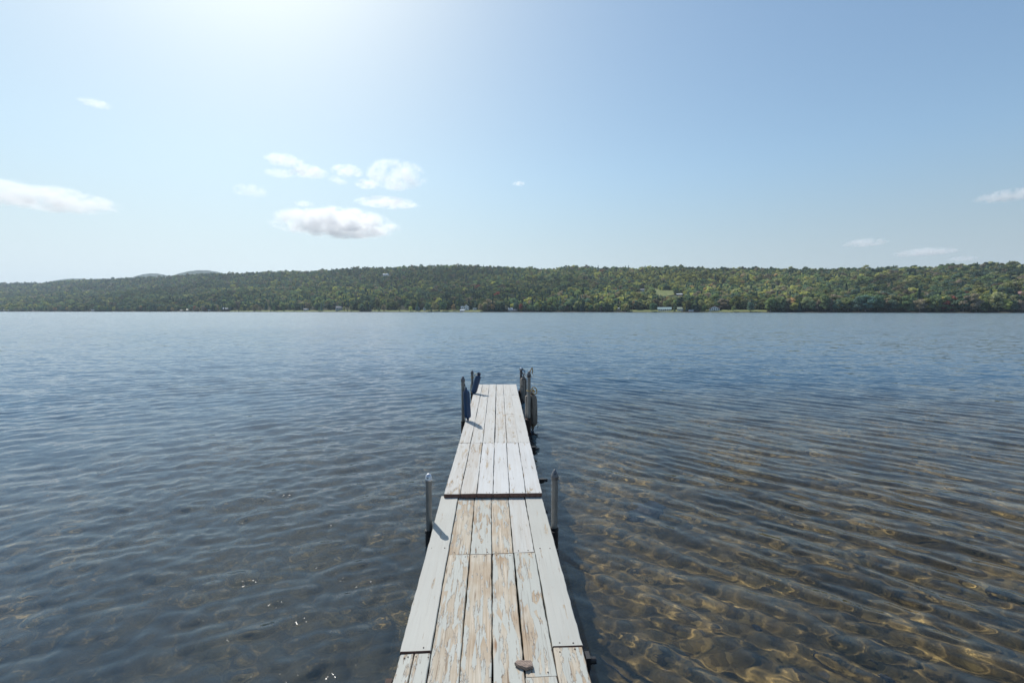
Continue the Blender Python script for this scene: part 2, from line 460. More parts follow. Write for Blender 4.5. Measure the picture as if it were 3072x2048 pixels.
def foliage_material(name, instanced):
    N = NT(name)
    if instanced:
        at = N.n('Attribute', attribute_type='INSTANCER'); at.attribute_name = 'tint'; base = at.outputs['Color']
    else:
        base = N.n('ObjectInfo').outputs['Color']
    geo = N.n('NewGeometry'); tc = N.n('TexCoord')
    r = geo.outputs['Random Per Island']
    c = N.vmath('SCALE', base, N.mrange(r, 0, 1, .86, 1.16))
    f = N.noise(tc.outputs['Object'], 5.0, 2).outputs[0]
    c = N.mix(N.mrange(f, .5, .8, 0, .35), c, N.vmath('MULTIPLY', c, (1.5, 1.1, .7)))
    d = N.n('BsdfDiffuse'); N.set(d.inputs[0], c)
    tr = N.n('BsdfTranslucent'); N.set(tr.inputs[0], N.vmath('MULTIPLY', c, (1.1, 1.2, .6)))
    mx = N.n('MixShader'); mx.inputs[0].default_value = .38; N.set(mx.inputs[1], d.outputs[0]); N.set(mx.inputs[2], tr.outputs[0])
    N.t.links.new(mx.outputs[0], N.out.inputs[0]); return N.m

M_FOL_I = foliage_material('forest_foliage', True); M_FOL = foliage_material('tree_foliage', False)
M_BARK = plain('bark', (.10, .08, .065), .9, .4, 8)
M_BIRCH = plain('pale_bark', (.30, .28, .25), .9, .4, 8)
def me_from(name, VF, mat):
    me = bpy.data.meshes.new(name); me.from_pydata(VF[0], [], VF[1]); me.materials.append(mat); return me

PAL = {k_: (1.30 * v_[0], 1.30 * v_[1], 1.75 * v_[2]) for k_, v_ in {'green': (.165, .205, .085), 'deep': (.110, .155, .085), 'blue': (.110, .155, .105), 'yellow': (.29, .285, .090),
       'olive': (.225, .225, .100), 'brown': (.215, .180, .115), 'orange': (.30, .215, .10), 'red': (.30, .11, .07), 'conifer': (.060, .095, .065)}.items()}
# ------------------------------------------------------------------ cottages and other buildings
HOUSES = []   # (u0, u1, depth) kept clear of trees
def mat_wall(name, col): return plain(name, col, .8, .12, .6)
M_WHITE = mat_wall('white_siding', (.74, .76, .78)); M_CREAM = mat_wall('cream_siding', (.60, .56, .42)); M_GREYW = mat_wall('grey_siding', (.36, .38, .40))
M_BLUEW = mat_wall('pale_blue_siding', (.38, .48, .58)); M_REDW = mat_wall('dark_red_siding', (.16, .06, .05)); M_BROWNW = mat_wall('brown_siding', (.13, .08, .06))
R_GREY = mat_wall('grey_shingle', (.22, .22, .23)); R_LIGHT = mat_wall('pale_metal_roof', (.62, .64, .66)); R_TEAL = mat_wall('blue_green_metal_roof', (.30, .42, .42))
R_RED = mat_wall('red_metal_roof', (.38, .11, .085)); R_GREEN = mat_wall('green_metal_roof', (.34, .40, .30)); R_DARK = mat_wall('dark_shingle', (.07, .07, .075))
R_PINK = mat_wall('faded_red_roof', (.34, .20, .18)); R_CREAM = mat_wall('cream_metal_roof', (.66, .62, .46))
M_WIN = plain('window_glass', (.035, .05, .06), .12, .1, 1); M_TRIM = mat_wall('white_trim', (.8, .8, .8)); M_DOOR = mat_wall('dark_door', (.05, .045, .045))

def building(name, label, cat, u0, u1, vt, vb, wall, roof, gable=False, t=16.0, s=None, wins=2, door=True, depth_m=None, roof_frac=.38, group=None, yaw=0.0, storeys=1):
    uc = (u0 + u1) / 2; a = a_of(uc)
    if s is None: s = t / float(ridge_run(a))
    x, y, z = [float(q) for q in terrain(np.array(a), np.array(s))]
    px = y / 1368.0
    zb = CAMH + (933 - vb) * px; zt = CAMH + (933 - vt) * px
    w = (u1 - u0) * px; H = zt - zb; D = depth_m or max(4.0, w * .7)
    HOUSES.append((u0 - 3, u1 + 3, y, vb))
    e = empty(name, (x, y + D / 2, zb), -math.atan(a) + yaw)
    tag(e, label, cat, group)
    wh = H * (1 - roof_frac); hw = w / 2; d0, d1 = -D / 2, D / 2
    m = MB(); foot = min(-1.0, z - zb - 1.5)
    if gable:     # gable end faces the lake
        m.add([(-hw, d0, foot), (hw, d0, foot), (hw, d1, foot), (-hw, d1, foot), (-hw, d0, wh), (hw, d0, wh), (hw, d1, wh), (-hw, d1, wh), (0, d0, H * .985), (0, d1, H * .985)],
              [(0, 1, 5, 8, 4), (2, 3, 7, 9, 6), (1, 2, 6, 5), (3, 0, 4, 7), (0, 3, 2, 1)])
        r = MB(); o = .06 * w; th = .035 * w + .1
        for sg in (-1, 1):
            A = Vector((0, 0, H)); B = Vector((sg * (hw + o), 0, wh - (H - wh) * o / hw))
            v = []
            for yy in (d0 - o, d1 + o):
                for p in (A, B): v += [(p.x, yy, p.z), (p.x, yy, p.z + th)]
            r.add(v, [(0, 2, 3, 1), (4, 5, 7, 6), (1, 3, 7, 5), (0, 4, 6, 2), (2, 6, 7, 3), (0, 1, 5, 4)])
    else:         # the long roof slope faces the lake
        m.add([(-hw, d0, foot), (hw, d0, foot), (hw, d1, foot), (-hw, d1, foot), (-hw, d0, wh), (hw, d0, wh), (hw, d1, wh), (-hw, d1, wh), (-hw, 0, H * .98), (hw, 0, H * .98)],
              [(0, 1, 5, 4), (2, 3, 7, 6), (1, 2, 6, 9, 5), (3, 0, 4, 8, 7), (0, 3, 2, 1)])
        r = MB(); o = .05 * w; th = .12
        for sg in (-1, 1):
            yo = sg * (D / 2 + o); zo = wh - (H - wh) * o / (D / 2)
            v = []
            for xx in (-hw - o, hw + o):
                v += [(xx, 0, H), (xx, 0, H + th), (xx, yo, zo), (xx, yo, zo + th)]
            r.add(v, [(0, 2, 3, 1), (4, 5, 7, 6), (1, 3, 7, 5), (0, 4, 6, 2), (2, 6, 7, 3), (0, 1, 5, 4)])
    m.build('wall', wall, e); r.build('roof', roof, e)
    for st in range(storeys):
        zlo = wh / storeys * st; zh = wh / storeys
        n = wins
        for i in range(n + (1 if door and st == 0 else 0)):
            xx = -hw + w * (i + .5) / (n + (1 if door and st == 0 else 0))
            ww = min(1.3, w / (n + 1) * .55)
            if door and st == 0 and i == n // 2:
                q = MB(); q.box((xx - .5, d0 - .05, zlo + .05), (xx + .5, d0 - .003, zlo + min(2.1, zh * .85))); q.build('door', M_DOOR, e)
            else:
                z0 = zlo + zh * .32; z1 = zlo + zh * .82
                q = MB(); q.box((xx - ww / 2 - .08, d0 - .05, z0 - .08), (xx + ww / 2 + .08, d0 - .003, z1 + .08)); f = q.build('window', M_TRIM, e)
                q = MB(); q.box((xx - ww / 2, d0 - .075, z0), (xx + ww / 2, d0 - .052, z1)); q.build('pane', M_WIN, f)
    if gable and storeys == 1 and H > 5:
        q = MB(); q.box((-.45, d0 - .05, wh), (.45, d0 - .003, wh + (H - wh) * .42)); f = q.build('window', M_TRIM, e)
        q = MB(); q.box((-.35, d0 - .075, wh + .1), (.35, d0 - .052, wh + (H - wh) * .38)); q.build('pane', M_WIN, f)
    return e
B = building
B('cottage', 'low cottage with pale blue roof at the far left end of the opposite shore', 'cottage', -3, 8, 928.5, 934, M_BLUEW, R_LIGHT)
B('cottage', 'small pale roofed cottage, second from the left end of the opposite shore', 'cottage', 13, 27, 929.5, 934, M_GREYW, R_LIGHT)
B('cottage', 'grey cottage nearly hidden in the trees near the left end of the opposite shore', 'cottage', 92, 107, 930, 934.4, M_GREYW, R_GREY)
B('boathouse', 'tiny white boathouse alone below dark trees on the left part of the opposite shore', 'boathouse', 277, 283, 929, 934.6, M_WHITE, R_LIGHT, wins=1, door=False)
B('cottage', 'low grey cottage left of the cream roofed cottage on the opposite shore', 'cottage', 541, 558, 929.5, 934.6, M_GREYW, R_GREY)
B('cottage', 'cottage with a cream roof, left of the red maple on the opposite shore', 'cottage', 560, 580, 926.5, 934.6, M_CREAM, R_CREAM)
B('cottage', 'small light blue cottage right of the red maple on the opposite shore', 'cottage', 626, 641, 928.5, 934.6, M_BLUEW, R_LIGHT)
B('house', 'two storey brown house with a white roof on the opposite shore', 'house', 669, 688, 922.5, 933.8, M_BROWNW, R_LIGHT, storeys=2, wins=2)
B('cottage', 'pale cottage behind a lawn, between the brown house and the grey gabled house', 'cottage', 911, 925, 925, 932.5, M_WHITE, R_GREY)
B('house', 'light grey house with a steep gable above a mown lawn on the opposite shore', 'house', 1007, 1026, 918.5, 930, M_GREYW, R_GREY, yaw=.25)
B('house', 'blue grey house under a pointed tree left of the white farmhouse', 'house', 1246, 1258, 918, 928.5, M_BLUEW, R_GREY, gable=True)
B('shed', 'narrow white gabled shed half hidden by a round tree', 'shed', 1270, 1277, 921, 929, M_WHITE, R_LIGHT, gable=True, wins=1, door=False)
B('farmhouse', 'white farmhouse with a steep gable and green roof above a bright lawn', 'farmhouse', 1391, 1407, 913.5, 927.5, M_WHITE, R_GREEN, gable=True, roof_frac=.5, t=26, wins=2, depth_m=9)
B('house_wing', 'lower white wing joined to the left of the white farmhouse', 'house', 1382.5, 1391, 918.5, 927.5, M_WHITE, R_LIGHT, t=26, wins=1, door=False)
B('boathouse', 'pale blue boathouse at the waterline below the white farmhouse', 'boathouse', 1380, 1393, 928.3, 935.5, M_BLUEW, R_LIGHT, t=5, wins=0)
B('garage', 'small white garage with a dark doorway right of the white farmhouse', 'garage', 1418, 1430, 922.5, 928, M_WHITE, R_LIGHT, gable=True, wins=0, t=26)
B('cottage', 'white and blue two level cottage by a rust coloured tree at mid shore', 'cottage', 1524, 1538, 923, 934, M_WHITE, R_LIGHT, storeys=2, t=10)
B('cottage', 'low grey white cottage right against the two level cottage at mid shore', 'cottage', 1538.5, 1552, 927, 934, M_GREYW, R_GREY, t=10)
B('cottage', 'dark red cottage under trees right of mid shore', 'cottage', 1810, 1832, 925, 931.5, M_REDW, R_DARK, t=24)
B('shed', 'tiny white shed right of the dark red cottage', 'shed', 1852, 1859, 923, 928.5, M_WHITE, R_LIGHT, wins=0, t=26)
B('house', 'long white house with a blue green roof close to the water', 'house', 1976, 2013, 921.5, 933.5, M_WHITE, R_TEAL, t=12, wins=5, depth_m=7)
B('cottage', 'white cottage with a pale green roof right of the long white house', 'cottage', 2033, 2050, 921.5, 933, M_WHITE, R_GREEN, t=12, wins=3, depth_m=6)
B('boathouse', 'small white roofed boat shelter at the water between two cottages', 'boathouse', 2067, 2080, 930, 935.8, M_GREYW, R_LIGHT, t=4, wins=0, door=False)
B('cottage', 'white cottage with a red roof at the edge of a yellow lawn', 'cottage', 2132, 2160, 917.5, 931, M_WHITE, R_RED, gable=True, t=16, wins=4, roof_frac=.55, depth_m=9)
sm = s_for_v(1925, 884)
B('house', 'blue grey house beside the hillside meadow', 'house', 1918, 1932, 866, 875, M_BLUEW, R_GREY, s=s_for_v(1925, 875))
B('house', 'low white building at the right edge of the hillside meadow', 'house', 2030, 2046, 880.5, 886, M_GREYW, R_LIGHT, s=s_for_v(2038, 886))
B('house', 'white gabled house with a faded red roof high on the right hillside', 'house', 3032, 3076, 874, 890, M_WHITE, R_PINK, s=s_for_v(3040, 890), wins=4, depth_m=9)
B('farmhouse', 'white farmhouse with pinkish roof on the ridge, left of centre', 'farmhouse', 1151, 1164, 821.5, 828, M_WHITE, R_LIGHT, s=s_for_v(1157, 828))
B('barn', 'small bright white barn right of the ridge farmhouse', 'barn', 1165, 1169, 822.5, 827.5, M_WHITE, R_LIGHT, s=s_for_v(1157, 828), wins=0, door=False)

# small boats and docks on the opposite shore
def boat(label, u, wpx, mat):
    a = a_of(u); y = float(shore_y(np.array(a))) - 1.5; L = wpx * y / 1368
    e = empty('moored_boat', (a * y, y, 0.0), -math.atan(a)); tag(e, label, 'boat')
    sec = [(-.5, .10, .55), (-.3, .17, .5), (0, .19, .5), (.3, .14, .55), (.5, .01, .72)]
    V = []; F = []
    for q, w, h in sec:
        V += [(q * L, -w * L, h), (q * L, -w * L * .6, -.15), (q * L, w * L * .6, -.15), (q * L, w * L, h), (q * L, w * L * .8, h * .6), (q * L, -w * L * .8, h * .6)]
    for i in range(4):
        for j in range(6): F.append((i * 6 + j, i * 6 + (j + 1) % 6, i * 6 + 6 + (j + 1) % 6, i * 6 + 6 + j))
    F += [(0, 1, 2, 3, 4, 5), (29, 28, 27, 26, 25, 24)]
    mesh_obj('hull', V, F, mat, e)
    m = MB(); m.box((-.1 * L, -.1 * L, .35), (.05 * L, .1 * L, 1.25)); m.build('console', M_GREYW, e)
boat('low white boat moored left of the cottage with the red roof', 2126, 9, M_WHITE)
boat('white boat moored right of the cottage with the red roof', 2162, 8, M_WHITE)
def far_dock(label, u, wpx):
    a = a_of(u); y = float(shore_y(np.array(a))); L = wpx * y / 1368
    e = empty('small_dock', (a * y, y, 0.0), -math.atan(a)); tag(e, label, 'dock')
    m = MB(); m.box((-L / 2, -6, .45), (L / 2, 1, .6)); m.build('deck', M_TRIM, e)
    for sx in (-1, 1):
        for yy in (-5.6, -2.5):
            m = MB(); m.box((sx * (L / 2 - .15) - .07, yy, -2), (sx * (L / 2 - .15) + .07, yy + .14, .9)); m.build('post', M_BROWNW, e)
far_dock('small pale dock on the opposite shore in front of the white farmhouse lawn', 1362, 12)
far_dock('little dock below the long white house on the opposite shore', 1990, 8)
far_dock('little dock by the brown house on the opposite shore', 700, 8)

# ------------------------------------------------------------------ trees one can tell apart: the front row along the opposite shore
CROWN_B = [me_from('crown', crown_broad(100 + i, .30 + .05 * (i % 3), .10 + .05 * (i % 2)), M_FOL) for i in range(6)]
CROWN_C = [me_from('crown', crown_conifer(200 + i, .15 + .03 * i), M_FOL) for i in range(3)]
TRUNK = trunk_mesh(M_BARK); TRUNK2 = trunk_mesh(M_BIRCH)
def tree(u, t, h, kind, col, widen=1.0):
    a = a_of(u); s = t / float(ridge_run(a))
    x, y, z = [float(q) for q in terrain(np.array(a), np.array(s))]
    nm = {'broad': 'broadleaf_tree', 'conifer': 'conifer_tree'}[kind]
    e = empty(nm, (x, y, z - .2), random.uniform(0, 6.28)); e.scale = (h * widen, h * widen, h)
    c = bpy.data.objects.new('crown', random.choice(CROWN_B if kind == 'broad' else CROWN_C)); COL.objects.link(c); c.parent = e
    k = random.uniform(.85, 1.2); k *= 1.3; c.color = (*[q * k * random.uniform(.93, 1.07) for q in PAL[col]], 1)
    tr = bpy.data.objects.new('trunk', TRUNK if random.random() < .7 else TRUNK2); COL.objects.link(tr); tr.parent = e
    return [e, u, kind, col, h]
LAND = [(17, 'the two far left roofs'), (100, 'the hidden grey cottage'), (280, 'the tiny white boathouse'), (550, 'the cream roofed cottage'), (633, 'the light blue cottage'),
        (678, 'the brown house'), (918, 'the pale cottage'), (1016, 'the grey gabled house'), (1252, 'the blue grey house'), (1395, 'the white farmhouse'),
        (1538, 'the two level cottage'), (1821, 'the dark red cottage'), (1994, 'the long white house'), (2041, 'the pale green roof'), (2146, 'the red roofed cottage'), (2372, 'the big orange shore tree'), (2825, 'the left yellow shore tree'), (2925, 'the right yellow shore tree')]
ROW = []
SPECIAL = [(588, 14, 13, 'broad', 'red', 1.0), (620, 12, 8, 'broad', 'red', .9), (655, 14, 10, 'broad', 'brown', 1.0), (168, 6, 12, 'broad', 'orange', 1.1), (596, 12, 9, 'conifer', 'conifer', 1.0),
           (966, 6, 20, 'conifer', 'blue', 1.2), (1152, 6, 14, 'broad', 'brown', 1.0), (1252, 14, 15, 'conifer', 'blue', 1.1), (1232, 8, 10, 'broad', 'yellow', 1.25),
           (1285, 6, 17, 'broad', 'deep', 1.15), (1305, 10, 17, 'broad', 'olive', 1.0), (1330, 6, 18, 'broad', 'deep', 1.35), (1361, 14, 12, 'broad', 'orange', 1.0), (1374, 16, 9, 'broad', 'green', 1.1),
           (1442, 8, 14, 'broad', 'brown', 1.0), (1455, 8, 15, 'broad', 'olive', .9), (1478, 8, 13, 'broad', 'orange', .9), (1520, 8, 10, 'broad', 'brown', .8), (1562, 10, 13, 'broad', 'red', .9),
           (1578, 8, 9, 'broad', 'olive', 1.0), (1596, 6, 11, 'broad', 'deep', 1.2), (1955, 6, 13, 'broad', 'deep', 1.0), (2022, 6, 8, 'conifer', 'deep', 1.5), (2058, 8, 9, 'conifer', 'conifer', 1.6),
           (2086, 12, 17, 'conifer', 'conifer', 1.7), (2100, 14, 16, 'broad', 'olive', 1.0), (2120, 14, 16, 'broad', 'olive', 1.1), (2372, 10, 18, 'broad', 'orange', 1.1), (2825, 8, 18, 'broad', 'yellow', 1.2),
           (2925, 8, 17, 'broad', 'yellow', 1.2), (2520, 8, 15, 'broad', 'olive', 1.1)]
for sp in SPECIAL: ROW.append(tree(*sp))
_sp = [s_[0] for s_ in SPECIAL]
u = -30.0
while u < 3110:
    a = a_of(u); y = float(shore_y(np.array(a))); step = random.uniform(6.2, 9.5) * 1368 / y
    u += step
    if any(abs(u - q) < 7 for q in _sp): continue
    hit = any(h0 - 4 < u < h1 + 4 and hv > 900 for h0, h1, hy, hv in HOUSES)
    if hit: continue
    lw = lawn(u)
    if lw and random.random() < .5: continue
    right = u > 2200
    kind = 'conifer' if random.random() < (.12 if right else .26) else 'broad'
    col = random.choices(['green', 'deep', 'olive', 'yellow', 'brown', 'orange', 'blue'], [5, 4, 4, 2.4 if right else 1, 1.6, .3, 2])[0] if kind == 'broad' else random.choice(['conifer', 'conifer', 'deep'])
    h = random.uniform(9, 16) if not right else random.uniform(13, 22)
    if lw: h *= .72
    if u > 3012: h = min(h, 13.0)
    if 1440 < u < 1960: h *= .85
    ROW.append(tree(u, random.uniform(3, 12), h, kind, col, random.uniform(.85, 1.25) * (1.1 if right else 1)))
ORD = ['first', 'second', 'third', 'fourth', 'fifth', 'sixth', 'seventh', 'eighth', 'ninth', 'tenth', 'eleventh', 'twelfth', 'thirteenth', 'fourteenth', 'fifteenth', 'sixteenth', 'seventeenth', 'eighteenth']
CN = {'green': 'green', 'deep': 'deep green', 'olive': 'olive green', 'yellow': 'yellow green', 'brown': 'brownish', 'orange': 'orange tinged', 'red': 'red', 'blue': 'blue green', 'conifer': 'dark'}
ROW.sort(key=lambda q: q[1])
cnt = {}
for e, uu, kind, col, h in sorted(ROW, key=lambda q: min(abs(q[1] - L[0]) for L in LAND)):
    L = min(LAND, key=lambda L: abs(uu - L[0])); side = 'left' if uu < L[0] else 'right'
    cnt[(L[0], side)] = k = cnt.get((L[0], side), 0) + 1
    kn = 'conifer' if kind == 'conifer' else 'tree'
    sz = 'tall' if h > 14 else 'small' if h < 9 else 'mid sized'
    if k <= 18: tag(e, f"{sz} {CN[col]} {kn}, {ORD[k - 1]} {side} of {L[1]}" + (' on the far shore' if 'shore' not in L[1] and len(L[1].split()) < 5 else ''), 'tree', 'trees along the opposite shore')
    else:
        part = 'right' if uu > 2200 else 'middle' if uu > 1100 else 'left'
        tag(e, f"{sz} {CN[col]} {kn} in the front row, {part} part of the opposite shore", 'tree', f"{sz} {CN[col]} {kn}s in the {part} front row")

# ------------------------------------------------------------------ the wooded hill behind: one mass of trees
def build_forest(n_try=42000):
    r = np.random.default_rng(5)
    a = r.uniform(-1.35, 1.35, n_try); s = np.sqrt(r.uniform(0, 1, n_try)) * 1.12
    s = np.where(r.random(n_try) < .42, r.uniform(0, .5, n_try), s)
    run = ridge_run(a); t = s * run
    x, y, z = terrain(a, s); uu = u_of(a); vv = v_of(x, y, z)
    keep = t > 9
    for a0, b0 in LAWNS: keep &= ~((uu > a0) & (uu < b0) & (t < 30))
    keep &= ~((meadow(uu, vv) < .9))
    keep &= ~((uu > 1912) & (uu < 1936) & (vv > 868) & (vv < 892))
    keep &= ~((uu > 1975) & (uu < 2052) & (t < 26))
    h = r.uniform(8, 17, n_try) + np.where(r.random(n_try) < .12, 5, 0)
    top = vv - h * 1368 / y
    keep &= ~((np.abs(uu - 1988) < 33) & (vv > 880) & (top < 886 + .06 * (uu - 1988)))
    for h0, h1, hy, hv in HOUSES:
        m = (uu > h0 - (6 if hv < 900 else 0)) & (uu < h1 + (6 if hv < 900 else 0))
        keep &= ~(m & (y < hy + 12) & (vv - h * 1368 / y < (900 if hv > 900 else hv - 2)))
    bigz = 1.1 * np.sin(x * .017 + 2 * np.sin(y * .011)) * np.sin(y * .015 + 1) + np.sin(x * .006 + 1.5 * np.sin(y * .004)) + np.sin(y * .009 - x * .004 + 1) + r.normal(0, .7, n_try)
    right = smooth((uu - 900) / 1500)
    con = (r.random(n_try) < .05 + .08 * (bigz > .8) + .20 * ((s < .28) & (uu > 500) & (uu < 1750)))
    cols = np.zeros((n_try, 3)); names = list(PAL)
    p = r.random(n_try) - .10 * right - .05 * bigz
    P = lambda k: np.array(PAL[k])
    cols[:] = P('green')
    for lo, hi, k in ((-9, -.12, 'orange'), (-.12, .05, 'yellow'), (.05, .25, 'olive'), (.25, .34, 'brown'), (.34, .62, 'green'), (.62, .80, 'deep'), (.80, 9, 'blue')):
        cols[(p >= lo) & (p < hi)] = P(k)
    warm = (np.exp(-((uu - 2050) / 180) ** 2) * np.exp(-((vv - 845) / 22) ** 2)) > r.uniform(.15, 1.2, n_try)
    cols[warm] = P('yellow') * .95
    red = (r.random(n_try) < .003); cols[red] = P('red') * .8
    cols[con] = P('conifer') * 1.15
    cols *= r.uniform(.55, 1.38, n_try)[:, None] * (1 + .16 * np.clip(bigz, -1.5, 1.5))[:, None]
    h = np.where(con, h * 1.22, h) * np.where(uu > 2500, 1.12, 1.0)
    idx = np.where(con, 6 + r.integers(0, 2, n_try), r.integers(0, 6, n_try))
    sel = np.where(keep)[0]
    me = bpy.data.meshes.new('forest'); n = len(sel)
    me.vertices.add(n); me.vertices.foreach_set('co', np.stack([x, y, z - .8], -1)[sel].reshape(-1).astype(np.float32))
    def at(nm, ty, val, key='value'):
        q = me.attributes.new(nm, ty, 'POINT'); q.data.foreach_set(key, val)
    at('tint', 'FLOAT_VECTOR', cols[sel].reshape(-1).astype(np.float32), 'vector')
    sc = np.stack([h * r.uniform(.95, 1.45, n_try)] * 2 + [h], -1)[sel]
    at('scl', 'FLOAT_VECTOR', sc.reshape(-1).astype(np.float32), 'vector')
    rot = np.zeros((n, 3)); rot[:, 2] = r.uniform(0, 6.28, n)
    at('rot', 'FLOAT_VECTOR', rot.reshape(-1).astype(np.float32), 'vector')
    at('pick', 'INT', idx[sel].astype(np.int32))
    o = bpy.data.objects.new('forest', me); COL.objects.link(o)
    tag(o, 'dense mixed green and autumn wood covering the hill across the lake', 'forest', None, 'stuff')
    pc = bpy.data.collections.new('forest_kinds')
    for i in range(6):
        ob = bpy.data.objects.new('wood_crown_%d' % i, me_from('wood_crown', crown_broad(300 + i, .34 + .04 * (i % 3), .02, 9, 70, .045), M_FOL_I)); pc.objects.link(ob)
    for i in range(2):
        ob = bpy.data.objects.new('wood_crown_%d' % (6 + i), me_from('wood_crown', crown_conifer(400 + i, .17, 420), M_FOL_I)); pc.objects.link(ob)
    g = bpy.data.node_groups.new('forest', 'GeometryNodeTree')
    g.interface.new_socket('Geometry', in_out='INPUT', socket_type='NodeSocketGeometry'); g.interface.new_socket('Geometry', in_out='OUTPUT', socket_type='NodeSocketGeometry')
    N = g.nodes; L = g.links
    gi = N.new('NodeGroupInput'); go = N.new('NodeGroupOutput')
    ip = N.new('GeometryNodeInstanceOnPoints'); ci = N.new('GeometryNodeCollectionInfo')
    ci.inputs['Collection'].default_value = pc; ci.inputs['Separate Children'].default_value = True; ci.inputs['Reset Children'].default_value = True
    def na(nm, ty):
        q = N.new('GeometryNodeInputNamedAttribute'); q.data_type = ty; q.inputs[0].default_value = nm; return q.outputs[0]
    L.new(gi.outputs[0], ip.inputs['Points']); L.new(ci.outputs[0], ip.inputs['Instance'])
    ip.inputs['Pick Instance'].default_value = True
    L.new(na('pick', 'INT'), ip.inputs['Instance Index']); L.new(na('scl', 'FLOAT_VECTOR'), ip.inputs['Scale'])
    L.new(na('rot', 'FLOAT_VECTOR'), ip.inputs['Rotation'])
    L.new(ip.outputs[0], go.inputs[0])
    md = o.modifiers.new('scatter', 'NODES'); md.node_group = g
    print('forest trees', n)
build_forest()
# ------------------------------------------------------------------ the dock
def board_material():
    N = NT('weathered_boards')
    tc = N.n('TexCoord'); O = tc.outputs['Object']
    def oa(nm):
        q = N.n('Attribute', attribute_type='OBJECT'); q.attribute_name = nm; return q
    peel = oa('peel').outputs['Fac']; seed = oa('seed').outputs['Fac']; paint = oa('paint').outputs['Color']; grime = oa('grime').outputs['Fac']
    cs = N.n('CombineXYZ'); N.set(cs.inputs[0], seed); N.set(cs.inputs[1], N.math('MULTIPLY', seed, 1.7)); N.set(cs.inputs[2], seed)
    V = N.vmath('ADD', O, cs.outputs[0])
    # grain: long streaks and cracks that follow the board
    g1 = N.noise(N.mapping(V, (95, 2.6, 10)), 1.0, 4, .65, .6).outputs[0]
    g2 = N.noise(N.mapping(V, (30, 1.1, 5)), 1.0, 3, .6, .8).outputs[0]
    kn = N.n('TexVoronoi'); N.set(kn.inputs['Vector'], N.mapping(V, (7.0, 1.6, 1))); kn.inputs['Scale'].default_value = 1.0
    wood = N.ramp(g2, [(.25, (.27, .215, .16)), (.42, (.385, .330, .255)), (.58, (.44, .40, .33)), (.8, (.35, .33, .285))])
    wood = N.mix(N.mrange(N.noise(V, 3.5, 3).outputs[0], .45, .7), wood, (.33, .25, .17))
    wood = N.mix(N.mrange(g1, .42, .32), wood, (.17, .125, .09))
    wood = N.mix(N.mrange(kn.outputs['Distance'], .10, .04), wood, (.25, .16, .10))
    wood = N.mix(N.mrange(g1, .55, .72, 0, .5), wood, (.68, .62, .53))
    # flaking: ragged islands, drawn out along the grain
    big = N.noise(N.mapping(V, (21, 2.0, 3)), 1.0, 7, .70, .35).outputs[0]
    fine = N.noise(N.mapping(V, (60, 14, 10)), 1.0, 3, .6).outputs[0]
    ch = N.n('TexVoronoi'); ch.feature = 'F1'; N.set(ch.inputs['Vector'], N.mapping(V, (38, 9, 8))); ch.inputs['Scale'].default_value = 1.0
    sepc = N.n('SeparateColor'); N.set(sepc.inputs[0], ch.outputs['Color'])
    f = N.math('ADD', N.math('MULTIPLY', big, .66), N.math('ADD', N.math('MULTIPLY', sepc.outputs[0], .15), N.math('MULTIPLY', N.math('ADD', fine, N.math('MULTIPLY', g1, .7)), .105)))
    thr = N.mrange(peel, 0, 1, .36, .665)
    dlt = N.math('SUBTRACT', f, thr)                     # > 0: paint is still on
    on = N.mrange(dlt, -.004, .004)
    edge = N.math('MULTIPLY', N.mrange(N.math('ABSOLUTE', dlt), .010, .002), N.mrange(peel, .05, .2))
    pv = N.mix(N.noise(N.mapping(V, (8, 3, 3)), 1.0, 4).outputs[0], N.vmath('SCALE', paint, .90), N.vmath('SCALE', paint, 1.08))
    crack = N.math('MULTIPLY', N.mrange(g1, .43, .36), N.math('ADD', .18, N.math('MULTIPLY', peel, 1.4)), clamp=True)
    pv = N.mix(N.math('MULTIPLY', crack, .8), pv, (.20, .18, .16))
    worn = N.math('MULTIPLY', N.mrange(N.math('ADD', g2, N.math('MULTIPLY', big, .5)), .86, .62, 0, 1), N.math('MULTIPLY_ADD', grime, .8, .15))
    pv = N.mix(N.math('MULTIPLY', worn, .85), pv, (.36, .325, .28))
    spots = N.noise(V, 9, 3, .7).outputs[0]
    pv = N.mix(N.mrange(spots, .68, .76, 0, .30), pv, (.30, .27, .23))
    c = N.mix(on, wood, pv)
    c = N.mix(N.math('MULTIPLY', edge, .75), c, (.13, .105, .09))  # shadow line under the flake edges, painted into the colour
    h = N.math('ADD', N.math('MULTIPLY', on, .5), N.math('MULTIPLY', g1, .45))
    N.principled(c, N.mrange(on, 0, 1, .9, .62), 0, N.bump(h, .55, .0035), .3)
    return N.m
M_BOARD = board_material()
M_NAIL = plain('rusty_nail', (.05, .035, .03), .7)
M_END = plain('brown_end_grain', (.17, .092, .07), .9, .35, 30)
M_JOIST = plain('dark_wet_timber', (.050, .040, .032), .85, .4, 6, bump=.4)

DECK = {}
def frame(H0, H1, az, xc=0.0, y0=4.0, y1=9.92):
    """a dock section frame: X across, Y along, z = 0 at the deck plane; H is the eye's height above it"""
    sl = (H0 - H1) / (y1 - y0)
    return Matrix.Rotation(-math.radians(az), 4, 'Z') @ Matrix.Translation((xc, 0, CAMH - H0 - sl * y0)) @ Matrix.Rotation(math.atan(sl), 4, 'X')
NEAR = frame(1.675, 1.675, -2.658); FAR = frame(1.630, 1.603, -1.738, -.0485, 4.0, 9.92)
dock = empty('wooden_dock', (0, 0, 0)); tag(dock, 'narrow weathered board dock with peeling pale paint running out into the lake', 'dock')

